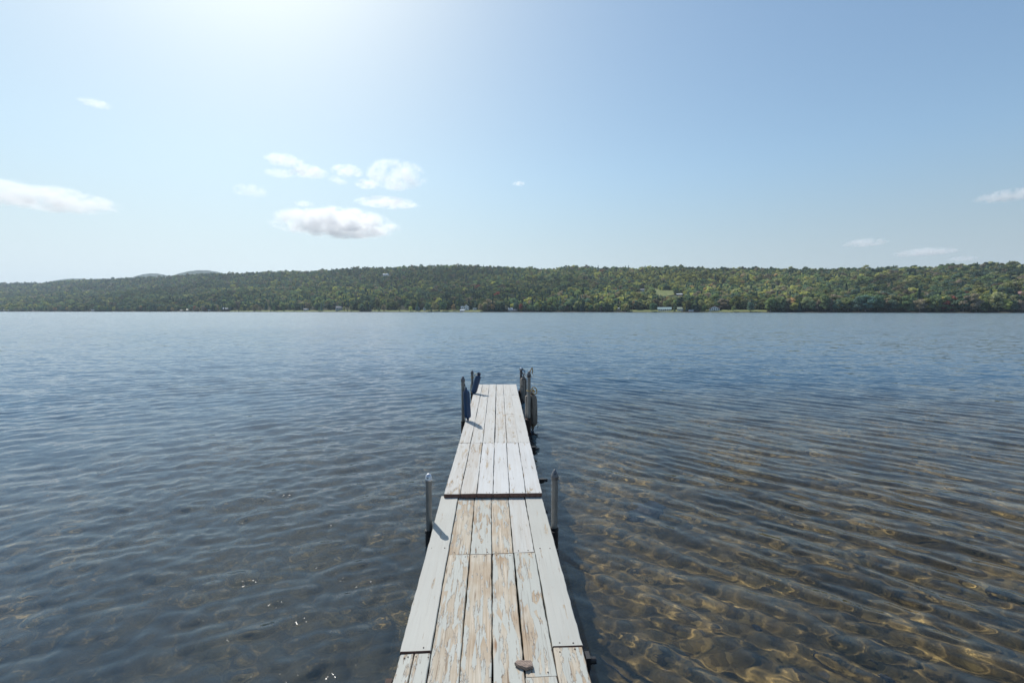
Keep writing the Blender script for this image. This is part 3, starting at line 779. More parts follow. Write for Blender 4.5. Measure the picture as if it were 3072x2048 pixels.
def board(M, x0, x1, y0, y1, paint, peel, grime=0.0, th=.038, dz=0.0, label=None, nails=True, tilt=0.0):
    cx, cy = (x0 + x1) / 2, (y0 + y1) / 2; hw, hl = (x1 - x0) / 2, (y1 - y0) / 2
    n = max(6, int((y1 - y0) / .05)); ch = .0035
    V = []; F = []; mi = []
    r = random.Random(int(cx * 1000) * 31 + int(cy * 100)); ph = [r.uniform(0, 6) for _ in range(6)]
    jag = [r.gauss(0, .0011) for _ in range(n + 1)]; jag2 = [r.gauss(0, .0011) for _ in range(n + 1)]
    for i in range(n + 1):
        t = -hl + 2 * hl * i / n
        wl = .0014 * math.sin(t * 5 + ph[0]) + jag[i]; wr = .0014 * math.sin(t * 4.3 + ph[1]) + jag2[i]
        zz = .0012 * math.sin(t * 3.1 + ph[2]); tw = tilt + .001 * math.sin(t * 2.2 + ph[3])
        sec = [(-hw + wl, -th), (-hw + wl, -ch), (-hw + wl + ch, 0), (-hw * .33, -.0006), (hw * .33, -.0006), (hw - wr - ch, 0), (hw - wr, -ch), (hw - wr, -th)]
        V += [(x, t, z + zz + tw * x / hw) for x, z in sec]
    k = 8
    for i in range(n):
        for j in range(k):
            F.append((i * k + j, i * k + (j + 1) % k, i * k + k + (j + 1) % k, i * k + k + j)); mi.append(0)
    F.append(tuple(range(k - 1, -1, -1))); mi.append(1)
    F.append(tuple(n * k + j for j in range(k))); mi.append(1)
    if nails:
        for yy in (-hl + .022, hl - .022) + ((r.uniform(-.2, .2),) if hl > .6 else ()):
            for xx in (-hw * .55, hw * .55):
                if r.random() < .12: continue
                px, py = xx + r.uniform(-.012, .012), yy + r.uniform(-.008, .008); rr = r.uniform(.0028, .0045); b = len(V)
                V += [(px + rr * math.cos(a * 1.047), py + rr * math.sin(a * 1.047), .0026) for a in range(6)]
                V += [(px + rr * 1.2 * math.cos(a * 1.047), py + rr * 1.2 * math.sin(a * 1.047), -.004) for a in range(6)]
                F.append(tuple(b + a for a in range(6))); mi.append(2)
                for a in range(6): F.append((b + a, b + 6 + a, b + 6 + (a + 1) % 6, b + (a + 1) % 6)); mi.append(2)
    o = mesh_obj('deck_board', V, F, None, dock, mats=[M_BOARD, M_END, M_NAIL], midx=mi)
    o.matrix_world = M @ Matrix.Translation((cx, cy, dz))
    o['peel'] = float(peel); o['seed'] = r.uniform(-40, 40); o['paint'] = [*paint]; o['grime'] = float(grime)
    if label: o['label'] = label
    return o
GREY = (.385, .390, .362); BLUEG = (.375, .388, .358); WHITE = (.475, .485, .485); OFFW = (.435, .437, .42)
g = .0027
xs = [-.447, -.298, -.149, .001, .152, .302, .452]
J = 3.05
# nearer section: beyond the joint
board(NEAR, xs[0] - .004, xs[1] - g, 2.152, 4.035, GREY, .0, 0, dz=.010, label='smooth grey painted edge board laid over its neighbours')
board(NEAR, xs[5] + g, xs[6] + .004, 2.160, 4.02, GREY, .02, 0, dz=.003, label='smooth grey painted edge board with a rubbed dark patch')
board(NEAR, xs[1] + g, xs[2] - g, J + .004, 4.03, BLUEG, .56, label='edge to edge peeled pale board with bare wood on one side')
board(NEAR, xs[2] + g, xs[3] - g, J + .002, 4.028, BLUEG, .30)
board(NEAR, xs[3] + g, xs[4] - g, J + .004, 4.024, BLUEG, .55, label='short board with cream bare wood patches')
board(NEAR, xs[4] + g, xs[5] - g * 1.6, J + .012, 4.02, (.43, .435, .415), .12, .5)
# towards the viewer
board(NEAR, xs[1] + g, xs[2] - g, -.6, J - .003, BLUEG, .46)
board(NEAR, xs[2] + g, xs[3] - g, -.6, J - .005, BLUEG, .55, label='board with the most bare golden brown wood')
board(NEAR, xs[3] + g + .003, xs[4] - g, -.6, J - .003, BLUEG, .42)
board(NEAR, xs[4] + g + .004, xs[5] - g, 1.98, J + .004, BLUEG, .40, label='pale painted board with one long bare patch')
board(NEAR, xs[4] + g, xs[5] - g, -.6, 1.976, BLUEG, .45)
board(NEAR, xs[5] + g, xs[6], -.6, 2.153, BLUEG, .38)
board(NEAR, xs[0], -.381, -.6, 2.146, BLUEG, .42); board(NEAR, -.378, xs[1] - g, -.6, 2.144, BLUEG, .46)
# further section
fx = [-.441, -.294, -.147, 0.0, .148, .296, .444]
far_rows = [(3.985, 5.537), (5.539, 7.072), (7.074, 8.692), (8.694, 9.92)]
gr = [[.75, .95, .35, .12, .05, .25], [.6, .7, .35, .9, .8, .1], [.5, .6, .4, .75, .5, .15], [.5, .7, .35, .5, .4, .1]]
long_cols = {0: (1, 2), 1: (1, 2), 2: (1, 2), 5: (1, 2)}
for c in range(6):
    rows = [(0, far_rows[0])] + ([(1, (5.539, 8.692))] if c in long_cols else [(1, far_rows[1]), (2, far_rows[2])]) + [(3, far_rows[3])]
    for ri, (a, b) in rows:
        sh = .006 if (c >= 3 and ri >= 1) else 0
        board(FAR, fx[c] + g + (sh if c != 5 else 0), fx[c + 1] - g + (sh if c != 5 else 0), a + random.uniform(0, .002), b - random.uniform(0, .003), WHITE if c in (2, 3, 4, 5) and ri == 0 else OFFW, .05 + .14 * gr[ri][c], gr[ri][c], dz=random.uniform(-.001, .001))
def part_box(name, M, lo, hi, mat):
    m = MB(); m.box(lo, hi); o = m.build(name, mat, dock); o.matrix_world = M; return o
for x in (-.425, .390): part_box('stringer', NEAR, (x, -.6, -.150), (x + .035, 4.03, -.0385), M_JOIST)
for x in (-.418, .385): part_box('stringer', FAR, (x, 4.02, -.155), (x + .035, 9.90, -.0385), M_JOIST)
for y in (.3, 1.3, 2.13, J - .02, 3.96): part_box('cross_beam', NEAR, (-.388, y, -.14), (.388, y + .038, -.0390), M_JOIST)
for y in (4.05, 5.52, 7.05, 8.67, 9.86): part_box('cross_beam', FAR, (-.382, y, -.145), (.382, y + .038, -.0390), M_JOIST)

# posts
def metal(name, col, rough, rust=0.0, lo=0.0, hi=1.0):
    N = NT(name); tc = N.n('TexCoord'); O = tc.outputs['Object']
    f = N.noise(N.mapping(O, (1, 1, .25)), 28, 5, .65).outputs[0]
    c = N.mix(N.mrange(f, .3, .7), tuple(x * .62 for x in col), col)
    sp = N.noise(O, 60, 2).outputs[0]; c = N.mix(N.mrange(sp, .68, .74), c, (.04, .035, .03))
    sep = N.n('SeparateXYZ'); N.set(sep.inputs[0], O)
    rz = N.mrange(N.math('ADD', sep.outputs[2], N.math('MULTIPLY', f, .25)), hi, lo)
    c = N.mix(N.math('MULTIPLY', rz, rust), c, N.mix(f, (.035, .018, .012), (.13, .06, .035)))
    p = N.principled(c, rough, N.math('SUBTRACT', .55, N.math('MULTIPLY', rz, .55 * rust)), N.bump(f, .3, .002)); return N.m
M_PIPE = metal('galvanised_pipe', (.27, .265, .25), .48, .6, -.12, .02)
M_PIPE_RUST = metal('stained_pipe', (.27, .26, .235), .55, 1.0, -.05, .22)
M_CHROME = metal('bright_metal_cap', (.75, .76, .80), .22)
M_CAP = metal('dull_metal_cap', (.20, .20, .21), .45)
M_BLACK = plain('black_rubber', (.012, .012, .014), .5)
M_RUSTY = plain('rusty_bracket', (.055, .032, .024), .8, .5, 25, bump=.4)
CUR = {}
def post(M, x, y, vtop, cap, r=.0245, pipe=M_PIPE, collar=None, z_dk=0.0, label=None, lean=(0, 0)):
    base = M @ Vector((x, y, 0)); d = ray(1500, vtop); hgt = CAMH + d.z * (base.y / d.y) - base.z
    o_l = [(r, -1.9), (r, hgt - .055), (r * .98, hgt - .05)]
    m = MB(); m.lathe(o_l, 20); rot = Matrix.Rotation(lean[0], 4, 'X') @ Matrix.Rotation(lean[1], 4, 'Y')
    p = m.build('post', pipe, dock, True); p.matrix_world = Matrix.Translation(base) @ rot
    if label: p['label'] = label
    m = MB(); zt = hgt
    if cap == 'dome':
        prof = [(r * 1.02, zt - .058), (r * 1.20, zt - .052), (r * 1.22, zt - .044), (r * 1.12, zt - .040), (r * 1.08, zt - .028), (r * .85, zt - .012), (r * .45, zt - .003), (.001, zt)]
        cm = M_CHROME
    elif cap == 'cone':
        prof = [(r * 1.04, zt - .085), (r * 1.16, zt - .083), (r * 1.16, zt - .066), (r * 1.24, zt - .062), (r * 1.20, zt - .052), (r * .85, zt - .028), (r * .35, zt - .006), (.001, zt)]
        cm = M_CAP
    else:
        prof = [(r * 1.05, zt - .075), (r * 1.25, zt - .072), (r * 1.25, zt - .045), (r * 1.32, zt - .042), (r * .9, zt - .022), (.001, zt)]
        cm = M_CAP
    m.lathe(prof, 20)
    k = m.build('post_cap', cm, p, True)
    m = MB(); m.lathe([(.005, 0), (.005, .004)], 10, Matrix.Translation((0, -r * 1.05, zt - .030)) @ Matrix.Rotation(math.radians(62), 4, 'X')); m.build('cap_hole', M_BLACK, p)
    if collar:
        m = MB(); z1, z0, mt = collar
        m.lathe([(r * 1.08, z0), (r * 1.26, z0), (r * 1.26, z1 - .006), (r * 1.30, z1 - .006), (r * 1.30, z1), (r * 1.08, z1)], 20)
        s = -1 if x > 0 else 1
        m.box((min(0, s * .055), -.05, z0 + .01), (max(0, s * .055), .05, z1 - .02))
        m.build('post_collar', mt, p, True)
    CUR[label or 'p'] = (p, base, hgt); return p, base, hgt
pA = post(NEAR, -.4985, 3.561, 1419, 'dome', collar=(-.068, -.235, M_BLACK), label='grey pipe post with a shiny domed cap')
pB = post(NEAR, .4905, 3.43, 1406.5, 'cone', collar=(-.005, -.165, M_BLACK), label='grey pipe post with a pointed dark cap')
_f = FAR @ Matrix.Translation((.0485, 0, 0))
pC = post(_f, -.5245, 6.724, 1128, 'cone', .026, M_PIPE_RUST, (-.02, -.20, M_RUSTY), label='stained pipe post with rust at its foot, left of the deck')
pD = post(_f, -.516, 8.96, 1110, 'pyr', .025, M_PIPE_RUST, (-.01, -.18, M_RUSTY), label='short stained post behind the leaning blue fender')
pE = post(_f, .469, 9.316, 1101.6, 'dome', .025, metal('dark_pipe', (.11, .115, .13), .5, .7, -.1, .2), (-.01, -.18, M_RUSTY), label='thin dark post with a black rope at its head')
pF = post(_f, .469, 6.91, 1111.5, 'cone', .026, M_PIPE, (-.02, -.30, M_RUSTY), label='grey post with yellow rope round it, right of the deck')
def bracket(M, x, y, z, sz, mat=M_BLACK):
    m = MB(); a, b, c = sz
    m.box((x - a / 2, y - b / 2, z - c / 2), (x + a / 2, y + b / 2, z + c / 2))
    m.lathe([(.016, 0), (.016, .03)], 12, Matrix.Translation((x + (a / 2 if x > 0 else -a / 2 - .0), y, z)) @ Matrix.Rotation(math.radians(90), 4, 'Y'))
    m.box((x - a * .4, y - b * .3, z - c), (x + a * .4, y + b * .3, z - c / 2 - .001))
    o = m.build('bracket', mat, dock); o.matrix_world = M; return o
bracket(NEAR, .468, 2.10, -.03, (.022, .05, .06)); bracket(NEAR, -.470, 1.97, -.03, (.030, .06, .06), M_RUSTY)
bracket(FAR, .475, 4.42, -.05, (.06, .035, .03)); bracket(FAR, .470, 5.40, -.04, (.05, .03, .06))

# ------------------------------------------------------------------ fenders
def vinyl(name, a, b, streak, rough):
    N = NT(name); tc = N.n('TexCoord'); O = tc.outputs['Object']
    f = N.noise(N.mapping(O, (26, 26, 2.2)), 1.0, 5, .65, .4).outputs[0]; f2 = N.noise(O, 14, 4).outputs[0]
    c = N.mix(N.mrange(f, .40, .60), a, b); c = N.mix(N.mrange(f2, .58, .72, 0, streak), c, tuple(x * .35 for x in a))
    N.principled(c, rough, 0, N.bump(f, .15, .004)); return N.m
M_BLUE = vinyl('blue_vinyl', (.008, .034, .085), (.013, .052, .125), .3, .34)
M_NAVY = vinyl('dark_blue_vinyl', (.008, .012, .03), (.012, .025, .07), .2, .4)
M_OLDV = vinyl('weathered_grey_vinyl', (.07, .058, .050), (.31, .275, .235), .8, .75)
M_OLDV2 = vinyl('weathered_brown_grey_vinyl', (.05, .040, .033), (.25, .21, .17), .85, .75)
M_WHITER = plain('white_plastic', (.72, .72, .74), .4)
M_YROPE = plain('yellow_rope', (.42, .30, .12), .9, .4, 60); M_BROPE = plain('black_rope', (.015, .017, .03), .85, .4, 60); M_GROPE = plain('green_rope', (.02, .10, .06), .8, .4, 60)
M_TAN = plain('frayed_tan_rope', (.46, .38, .26), .95, .3, 60)
def orient(p0, p1):
    d = (p1 - p0); return Matrix.Translation(p0) @ d.to_track_quat('Z', 'Y').to_matrix().to_4x4(), d.length
def eye(M, z, r, L, sg, n=14):
    """flattened end tab with a hole"""
    m = MB(); pts = []
    for i in range(n + 1):
        a = 2 * math.pi * i / n; pts.append(M @ Vector((math.cos(a) * r, 0, z + sg * L + math.sin(a) * r)))
    m.tube(pts, r * .48, 8); return m
def fender(label, p0, p1, R, mat, endmat, name='boat_fender', tabs=True, ringcap=False, squash=1.0):
    T, L = orient(p0, p1)
    e = empty(name, tuple(p0)); tag(e, label, 'fender')
    tb = .055 if tabs else .0
    z0, z1 = tb, L - tb
    prof = [(R * .30, z0 - .025), (R * .36, z0), (R * .62, z0 + .012), (R * .88, z0 + R * .38), (R * .98, z0 + R * .8), (R, z0 + R * 1.3), (R * 1.01, L / 2), (R, z1 - R * 1.3), (R * .98, z1 - R * .8), (R * .86, z1 - R * .36), (R * .62, z1 - .012), (R * .36, z1), (R * .30, z1 + .025)]
    m = MB(); M2 = Matrix.Diagonal((1, squash, 1, 1)); m.lathe(prof, 26, M2)
    Ti = Matrix.Translation(-p0) @ T
    b = m.build('fender_body', mat, e, True); b.matrix_parent_inverse = Matrix(); b.matrix_local = Ti
    for sg, zz in ((-1, z0 - .012), (1, z1 + .012)):
        q = eye(Matrix(), zz, R * .23, R * .22, sg); o = q.build('fender_eye', endmat, e, True); o.matrix_local = Ti
    if ringcap:
        m = MB(); m.lathe([(R * .90, z1 - .055), (R * .97, z1 - .05), (R * .88, z1 - .028), (R * .84, z1 - .03)], 26); o = m.build('end_band', M_WHITER, e, True); o.matrix_local = Ti
        m = MB(); m.lathe([(R * .60, z1 - .03), (R * .62, z1 + .02), (R * .5, z1 + .045), (R * .2, z1 + .05)], 26); o = m.build('end_cap', M_NAVY, e, True); o.matrix_local = Ti
    return e, Ti, L
def rope(pts, r, mat, e, p0, name='rope'):
    m = MB(); P = [Vector(p) - p0 for p in pts]
    # smooth the polyline
    Q = []
    for i in range(len(P) - 1):
        a = P[max(i - 1, 0)]; b = P[i]; c = P[i + 1]; d = P[min(i + 2, len(P) - 1)]
        for k in range(6):
            t = k / 6; Q.append(.5 * ((2 * b) + (c - a) * t + (2 * a - 5 * b + 4 * c - d) * t * t + (3 * b - a - 3 * c + d) * t ** 3))
    Q.append(P[-1]); m.tube(Q, r, 7); return m.build(name, mat, e, True)
def at_px(u, v, y):
    d = ray(u, v); return Vector((0, 0, CAMH)) + d * (y / d.y)
def ring(c, r, n=12, tilt=.0):
    return [Vector(c) + Vector((math.cos(6.283 * i / n) * r, math.sin(6.283 * i / n) * r, tilt * math.sin(6.283 * i / n))) for i in range(n + 1)]
# C: dark blue, upright against the post on the deck's left edge
yC = pC[1].y - .05
p0 = at_px(1404.5, 1266, yC - .02); p1 = at_px(1397.5, 1158, yC)
e, Ti, L = fender('navy blue boat fender standing upright against the left post, eyes at both ends', p0, p1, .050, M_BLUE, M_BLUE)
rope([p1 + Vector((0, 0, -.02)), p1 + Vector((-.02, .03, .02)), pC[1] + Vector((.03, 0, .53)), pC[1] + Vector((-.03, .01, .53))], .005, M_NAVY, e, p0)
rope([p0 + Vector((-.03, 0, .02)), p0 + Vector((-.05, -.01, -.02)), p0 + Vector((-.02, -.02, -.05)), p0 + Vector((0, 0, .01))], .006, M_GROPE, e, p0)
# D: leaning out over the deck from the far left post
yD = pD[1].y - .12
p0 = at_px(1418.5, 1187, yD); p1 = at_px(1438, 1116, yD + .04)
e, Ti, L = fender('blue fender leaning over the deck at the far left post, white band under its cap', p0, p1, .058, M_BLUE, M_NAVY, tabs=True, ringcap=True)
c = pD[1] + Vector((0, 0, .30)); rope(ring(c, .031) + [at_px(1426, 1121, yD), at_px(1431, 1124, yD - .03)], .006, M_YROPE, e, p0)
c = pD[1] + Vector((0, 0, .10)); rope([pD[1] + Vector((-.03, -.03, .16)), pD[1] + Vector((-.035, -.04, .06)), pD[1] + Vector((-.02, -.05, .0))], .006, M_YROPE, e, p0)
# E: old grey fender hung from the far right post by black rope
yE = pE[1].y - .06
p0 = at_px(1571.5, 1216, yE); p1 = at_px(1570.5, 1123, yE)
e, Ti, L = fender('slim weathered grey fender hung by black rope from the far right post', p0, p1, .067, M_OLDV, M_OLDV)
hE = pE[1] + Vector((0, 0, pE[2] - .04)); hF = pF[1] + Vector((0, 0, pF[2] - .09))
rope(ring(hE, .032) + [p1 + Vector((-.03, 0, .06)), p1 + Vector((.0, 0, -.01)), p1 + Vector((.03, 0, .04)), hE + Vector((.03, 0, .02))], .007, M_BROPE, e, p0)
rope([hE + Vector((.02, 0, -.10)), (hE * .7 + hF * .3) + Vector((0, 0, -.03)), (hE * .3 + hF * .7) + Vector((0, 0, -.03)), hF + Vector((-.03, 0, 0))] + ring(hF, .033), .006, M_BROPE, e, p0, 'rope')
b0 = at_px(1566, 1204, yE - .1)
rope([b0 + Vector((-.01, 0, .06)), b0 + Vector((.035, 0, .0)), b0 + Vector((.02, 0, -.14)), b0 + Vector((-.03, 0, -.10)), b0 + Vector((-.02, 0, .0)), b0 + Vector((.03, -.02, .01)), b0 + Vector((.0, -.02, -.12)), b0 + Vector((.03, -.03, -.22)), b0 + Vector((.08, -.03, -.30))], .006, M_BROPE, e, p0, 'rope')
# F: two thick old fenders side by side outside the near right post
yF = pF[1].y + .10
p0 = at_px(1598.5, 1289, yF); p1 = at_px(1596, 1172, yF + .02)
e, Ti, L = fender('thick weathered brown grey fender hung by yellow rope outside the right post', p0, p1, .082, M_OLDV2, M_OLDV, squash=.8)
k = pF[1] + Vector((.0, 0, .40))
rope(ring(k, .033) + [k + Vector((.06, 0, .05)), k + Vector((.11, 0, .03)), k + Vector((.12, 0, -.04)), k + Vector((.07, .02, -.05)), k + Vector((.06, 0, .02)), k + Vector((.09, 0, -.02)), p1 + Vector((.01, -.01, .0))], .0075, M_YROPE, e, p0)
t = pF[1] + Vector((.02, -.01, pF[2]))
rope([t + Vector((-.02, 0, -.07)), t + Vector((.0, 0, -.01)), t + Vector((.025, 0, .045)), t + Vector((.035, 0, .01)), t + Vector((.03, 0, -.05))], .009, M_TAN, e, p0, 'rope_end')
w = at_px(1611, 1262, yF - .08); w2 = at_px(1620, 1269, yF - .08)
m = MB(); m.tube([w - p0, (w + w2) / 2 - p0, w2 - p0], [.006, .008, .005], 6); m.build('white_tag', M_WHITER, e)
w = at_px(1613, 1266, yF - .06); rope([w, w + Vector((.006, 0, -.04)), w + Vector((-.003, 0, -.09))], .003, M_BROPE, e, p0, 'rope')
p0 = at_px(1584.5, 1282, pF[1].y + .07); p1 = at_px(1584, 1173, pF[1].y + .07)
e, Ti, L = fender('slimmer pale grey fender behind the right post, beside the thick one', p0, p1, .046, M_OLDV, M_OLDV)
# weed and rope rags caught under the bracket
q = pF[1] + Vector((.02, -.06, -.36)); e = empty('weed_clump', tuple(q)); tag(e, 'clump of brown water weed caught on the right post at the waterline', 'weed')
m = MB(); rr = random.Random(3)
for i in range(26):
    a = Vector((rr.uniform(-.02, .05), rr.uniform(-.03, .03), rr.uniform(-.05, .10))); b = a + Vector((rr.uniform(-.03, .06), rr.uniform(-.02, .02), rr.uniform(-.06, .01)))
    m.tube([a, (a + b) / 2 + Vector((rr.uniform(-.015, .015), 0, rr.uniform(-.01, .02))), b], [.003, .004, .002], 5)
m.build('weed_strands', plain('brown_weed', (.13, .075, .035), .9, .5, 30), e)

# ------------------------------------------------------------------ flat stone on the dock
def stone():
    P = [(1543, 1985), (1549, 1978.5), (1560, 1977), (1578, 1979), (1594, 1977.5), (1597, 1983), (1600, 1997), (1588, 1998), (1580, 2002), (1566, 1997), (1552, 1992)]
    pts = []
    zt = CAMH - 1.675 + .018
    for u, v in P:
        d = ray(u, v); t = (zt - CAMH) / d.z; pts.append(Vector((d.x * t, d.y * t, zt)))
    c = sum(pts, Vector()) / len(pts); V = []; n = len(pts)
    for k, (sc, z) in enumerate(((.60, .0010), (.93, 0.0), (1.0, -.005), (.97, -.013), (.88, -.0178))):
        for i, p in enumerate(pts):
            V.append(((p.x - c.x) * sc, (p.y - c.y) * sc, z + .0016 * math.sin(i * 2.3 + k)) if k < 3 else ((p.x - c.x) * sc, (p.y - c.y) * sc, z))
    F = [tuple(range(n))[::-1]]
    for k in range(4):
        for i in range(n): F.append((k * n + i, k * n + (i + 1) % n, (k + 1) * n + (i + 1) % n, (k + 1) * n + i))
    F.append(tuple(4 * n + i for i in range(n)))
    N = NT('banded_brown_stone'); tc = N.n('TexCoord'); wv = N.n('TexWave'); wv.bands_direction = 'DIAGONAL'
    N.set(wv.inputs['Vector'], tc.outputs['Object']); wv.inputs['Scale'].default_value = 45; wv.inputs['Distortion'].default_value = 3
    nz = N.noise(tc.outputs['Object'], 40, 4).outputs[0]
    c2 = N.mix(wv.outputs['Fac'], (.17, .125, .10), (.29, .225, .185)); c2 = N.mix(N.mrange(nz, .5, .7, 0, .5), c2, (.14, .11, .10))
    N.principled(c2, .85, 0, N.bump(nz, .4, .003))
    o = mesh_obj('flat_stone', V, F, N.m); o.location = c; tag(o, 'small flat brownish stone lying across a board gap near the viewer', 'stone')
    for f_ in o.data.polygons: f_.use_smooth = False
stone()

# ------------------------------------------------------------------ rocks and sticks on the lake bed
def bed_point(u, v):
    d = ray(u, v).normalized(); t = -CAMH / d.z; p = Vector((0, 0, CAMH)) + d * t
    hz = Vector((d.x, d.y, 0)); s = hz.length / 1.333; hz.normalize(); dn = -math.sqrt(1 - s * s)
    for _ in range(40):
        q = bed_z(p.x, p.y)
        step = (float(q)) / dn; r = p + (hz * s + Vector((0, 0, dn))) * step
        for _ in range(4): step = float(bed_z(r.x, r.y)) / dn; r = p + (hz * s + Vector((0, 0, dn))) * step
        return r
def rock(label, u, v, size, mat, seed):
    import bmesh
    r = random.Random(seed); bm = bmesh.new(); bmesh.ops.create_icosphere(bm, subdivisions=3, radius=1)
    from mathutils import noise
    for vt in bm.verts:
        n = noise.noise(vt.co * 1.3 + Vector((seed, 0, 0))) * .45 + noise.noise(vt.co * 3.1 + Vector((seed, 5, 0))) * .12
        vt.co *= 1 + n; vt.co.x *= size[0]; vt.co.y *= size[1]; vt.co.z *= size[2]
    me = bpy.data.meshes.new('submerged_rock'); bm.to_mesh(me); bm.free(); me.materials.append(mat)
    for p in me.polygons: p.use_smooth = True
    o = bpy.data.objects.new('submerged_rock', me); COL.objects.link(o); o.location = bed_point(u, v) + Vector((0, 0, size[2] * .3)); o.rotation_euler = (0, 0, r.uniform(0, 6)); tag(o, label, 'rock')
    o.cycles.is_caustics_receiver = True
M_ROCK = plain('dark_wet_rock', (.035, .035, .035), .8, .5, 9, bump=.5); M_ROCK2 = plain('mossy_rock', (.10, .085, .045), .9, .5, 9, bump=.5)
rock('wide dark rock under the water right of the pointed cap post', 1940, 1532, (.30, .14, .04), M_ROCK, 1)
rock('small dark rock under the water far to the right of the dock', 2700, 1666, (.07, .04, .03), M_ROCK, 2)
rock('dark angular rock under the shallow water, lower right of the dock', 2268, 1876, (.05, .03, .03), M_ROCK, 3)
rock('brown rock in the shallows close to the dock edge at lower right', 2030, 1952, (.07, .05, .025), M_ROCK2, 4)
rock('rounded brown rock on the bed at the very bottom right', 2660, 2030, (.05, .04, .03), M_ROCK, 5)
rock('brown rock ringed with light on the lake bed at lower left', 712, 1960, (.05, .035, .03), M_ROCK2, 6)
rock('dim rock on the bed near the left edge of the picture', 165, 1945, (.05, .04, .03), M_ROCK2, 7)
rock('mossy rock at the right edge of the shallows', 3010, 1960, (.06, .04, .03), M_ROCK2, 8)
def stick(label, pts, r):
    P = [bed_point(u, v) + Vector((0, 0, .02)) for u, v in pts]; c = P[0]; m = MB(); m.tube([p - c for p in P], r, 6)
    o = m.build('sunken_stick', M_JOIST, None, True); o.location = c; tag(o, label, 'stick'); o.cycles.is_caustics_receiver = True
stick('long thin dark stick lying on the lake bed at lower right', [(2440, 1957), (2480, 1990), (2520, 2010), (2560, 2030), (2590, 2046)], .004)
stick('dark stick on the bed close beside the dock at lower right', [(1800, 1978), (1850, 2010), (1900, 2044)], .006)
# ------------------------------------------------------------------ haze
def build_haze():
    N = NT('haze'); p = N.n('VolumePrincipled')
    p.inputs['Color'].default_value = (.72, .87, 1.0, 1); p.inputs['Density'].default_value = HAZE
    p.inputs['Anisotropy'].default_value = 0.2
    N.t.links.new(p.outputs[0], N.out.inputs['Volume'])
    m = MB(); m.box((-6500, -300, -11), (6500, 6900, 480))
    o = m.build('haze', N.m); tag(o, kind='stuff'); o.display_type = 'WIRE'
HAZE = 6.2e-5
build_haze()

# ------------------------------------------------------------------ clouds: bodies of vapour high behind the hills
def cloud_material(seed, stretch, dens, dark):
    N = NT('cloud_vapour'); tc = N.n('TexCoord'); O = tc.outputs['Object']
    sx = N.n('SeparateXYZ'); N.set(sx.inputs[0], O)
    zz = N.math('MULTIPLY', sx.outputs[2], N.mrange(sx.outputs[2], -.3, .1, 1.45, 1.0))      # flatter underneath
    cx = N.n('CombineXYZ'); N.set(cx.inputs[0], sx.outputs[0]); N.set(cx.inputs[1], sx.outputs[1]); N.set(cx.inputs[2], zz)
    ln = N.n('VectorMath', operation='LENGTH'); N.set(ln.inputs[0], cx.outputs[0])
    M = N.mapping(O, (stretch, stretch, 1.0), (seed * 3.7, seed * 1.3, seed))
    nb = N.noise(M, 1.5, 2, .5).outputs[0]; ns = N.noise(M, 4.5, 8, .66).outputs[0]
    f = N.math('ADD', N.math('MULTIPLY', N.math('SUBTRACT', .76, ln.outputs['Value']), 1.15),
               N.math('ADD', N.math('MULTIPLY', N.math('SUBTRACT', nb, .5), 4.6), N.math('MULTIPLY', N.math('SUBTRACT', ns, .5), 3.2)))
    d = N.math('MULTIPLY', N.mrange(f, .08, .38, 0, dens * 1.15, True), N.mrange(ln.outputs['Value'], .97, .72, 0, 1, True))
    p = N.n('VolumeScatter'); N.set(p.inputs['Color'], (.96, .985, 1)); N.set(p.inputs['Density'], d)
    p.inputs['Anisotropy'].default_value = .35
    N.t.links.new(p.outputs[0], N.out.inputs['Volume']); N.m.cycles.volume_step_rate = .4
    return N.m
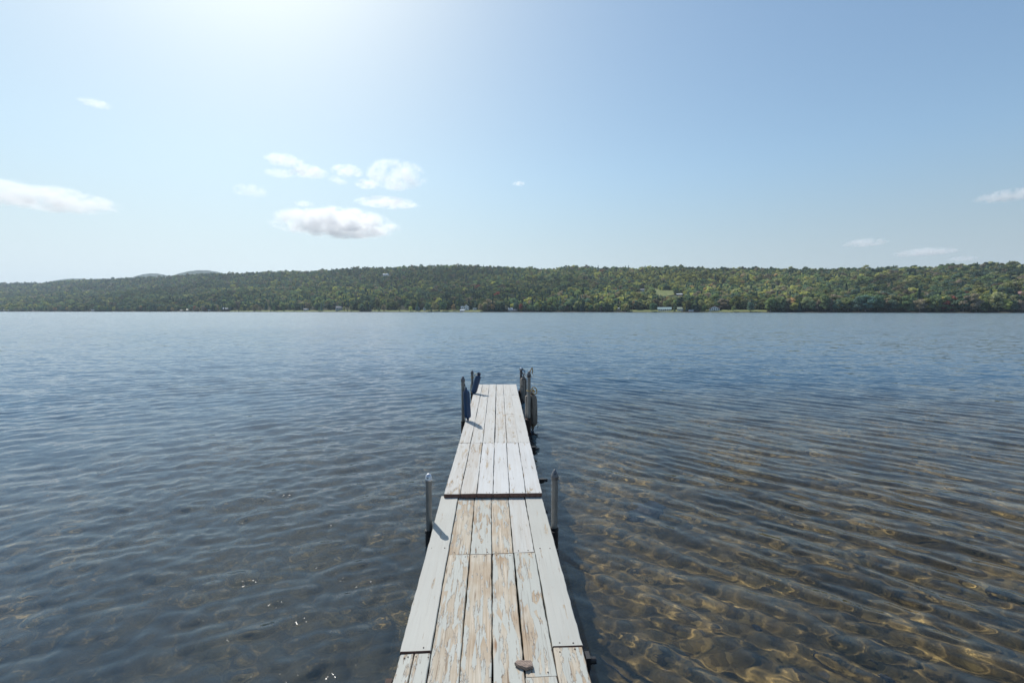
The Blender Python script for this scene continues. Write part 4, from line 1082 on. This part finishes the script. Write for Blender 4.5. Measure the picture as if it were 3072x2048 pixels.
def cloud(label, u0, u1, v0, v1, seed, dens=1.0, dep=7600.0, thick=1.0):
    uc, vc = (u0 + u1) / 2, (v0 + v1) / 2
    d = ray(uc, vc); t = dep / d.y; c = Vector((0, 0, CAMH)) + d * t
    hx = (u1 - u0) / 2 * t * 1.16; hz = (v1 - v0) / 2 * t * 1.2; hy = hx * .6 * thick
    iv, ifc = ico_hi()
    me = bpy.data.meshes.new('cloud'); me.from_pydata(iv.tolist(), [], ifc)
    m = cloud_material(seed, max(1.0, min(3.0, hx / hz * .8)), dens / max(hz, 60) * .8, 0); me.materials.append(m)
    o = bpy.data.objects.new('cloud', me); COL.objects.link(o); o.location = c; o.scale = (hx, hy, hz)
    o.rotation_euler = (0, 0, -math.atan2(c.x, c.y))
    tag(o, label, 'cloud')
def ico_hi():
    import bmesh
    bm = bmesh.new(); bmesh.ops.create_icosphere(bm, subdivisions=3, radius=1.0)
    r = (np.array([v.co[:] for v in bm.verts]), [tuple(v.index for v in f.verts) for f in bm.faces]); bm.free(); return r
CLOUDS = [
 ('long white cloud with a grey underside cut by the left edge', -90, 312, 556, 640, 1, .9),
 ('small puff highest of the cloud group left of centre', 795, 908, 462, 504, 2, .8),
 ('ragged little cloud just below the highest puff', 795, 880, 506, 538, 3, .5),
 ('flat white cloud right below the highest puff', 866, 980, 495, 540, 4, .9),
 ('white puff in the middle of the upper row of clouds', 993, 1090, 494, 536, 5, .9),
 ('faint small wisp under the middle puff', 986, 1045, 526, 560, 6, .5),
 ('large bright rounded cloud at the right end of the group', 1098, 1278, 482, 584, 7, 1.3),
 ('small white cloud tucked left below the large rounded cloud', 1064, 1140, 538, 572, 8, .9),
 ('thin ragged wisp left of the cloud group', 703, 797, 552, 598, 9, .4),
 ('long thin white cloud above the dark based cloud', 1068, 1256, 592, 628, 10, .8),
 ('tiny faint wisp above the dark based cloud', 880, 944, 602, 624, 11, .4),
 ('broad white cloud with a dark blue grey base above the hills', 836, 1190, 628, 726, 12, 2.6),
 ('small lone wisp high at the left', 243, 328, 298, 326, 13, .4),
 ('tiny white cloud alone in the clear sky at centre', 1535, 1578, 544, 560, 14, .5),
 ('white cloud cut by the right edge of the sky', 2950, 3110, 568, 610, 15, .7),
 ('small flat cloud low over the right hill, nearest to centre', 2538, 2650, 716, 744, 16, .6),
 ('flat cloud low over the right hill between two smaller ones', 2698, 2850, 744, 772, 17, .65),
 ('smallest cloud low over the right hill', 2850, 2925, 768, 788, 18, .5)]
for lb, u0, u1, v0, v1, sd_, dn in CLOUDS: cloud(lb, u0, u1, v0, v1, sd_, dn)
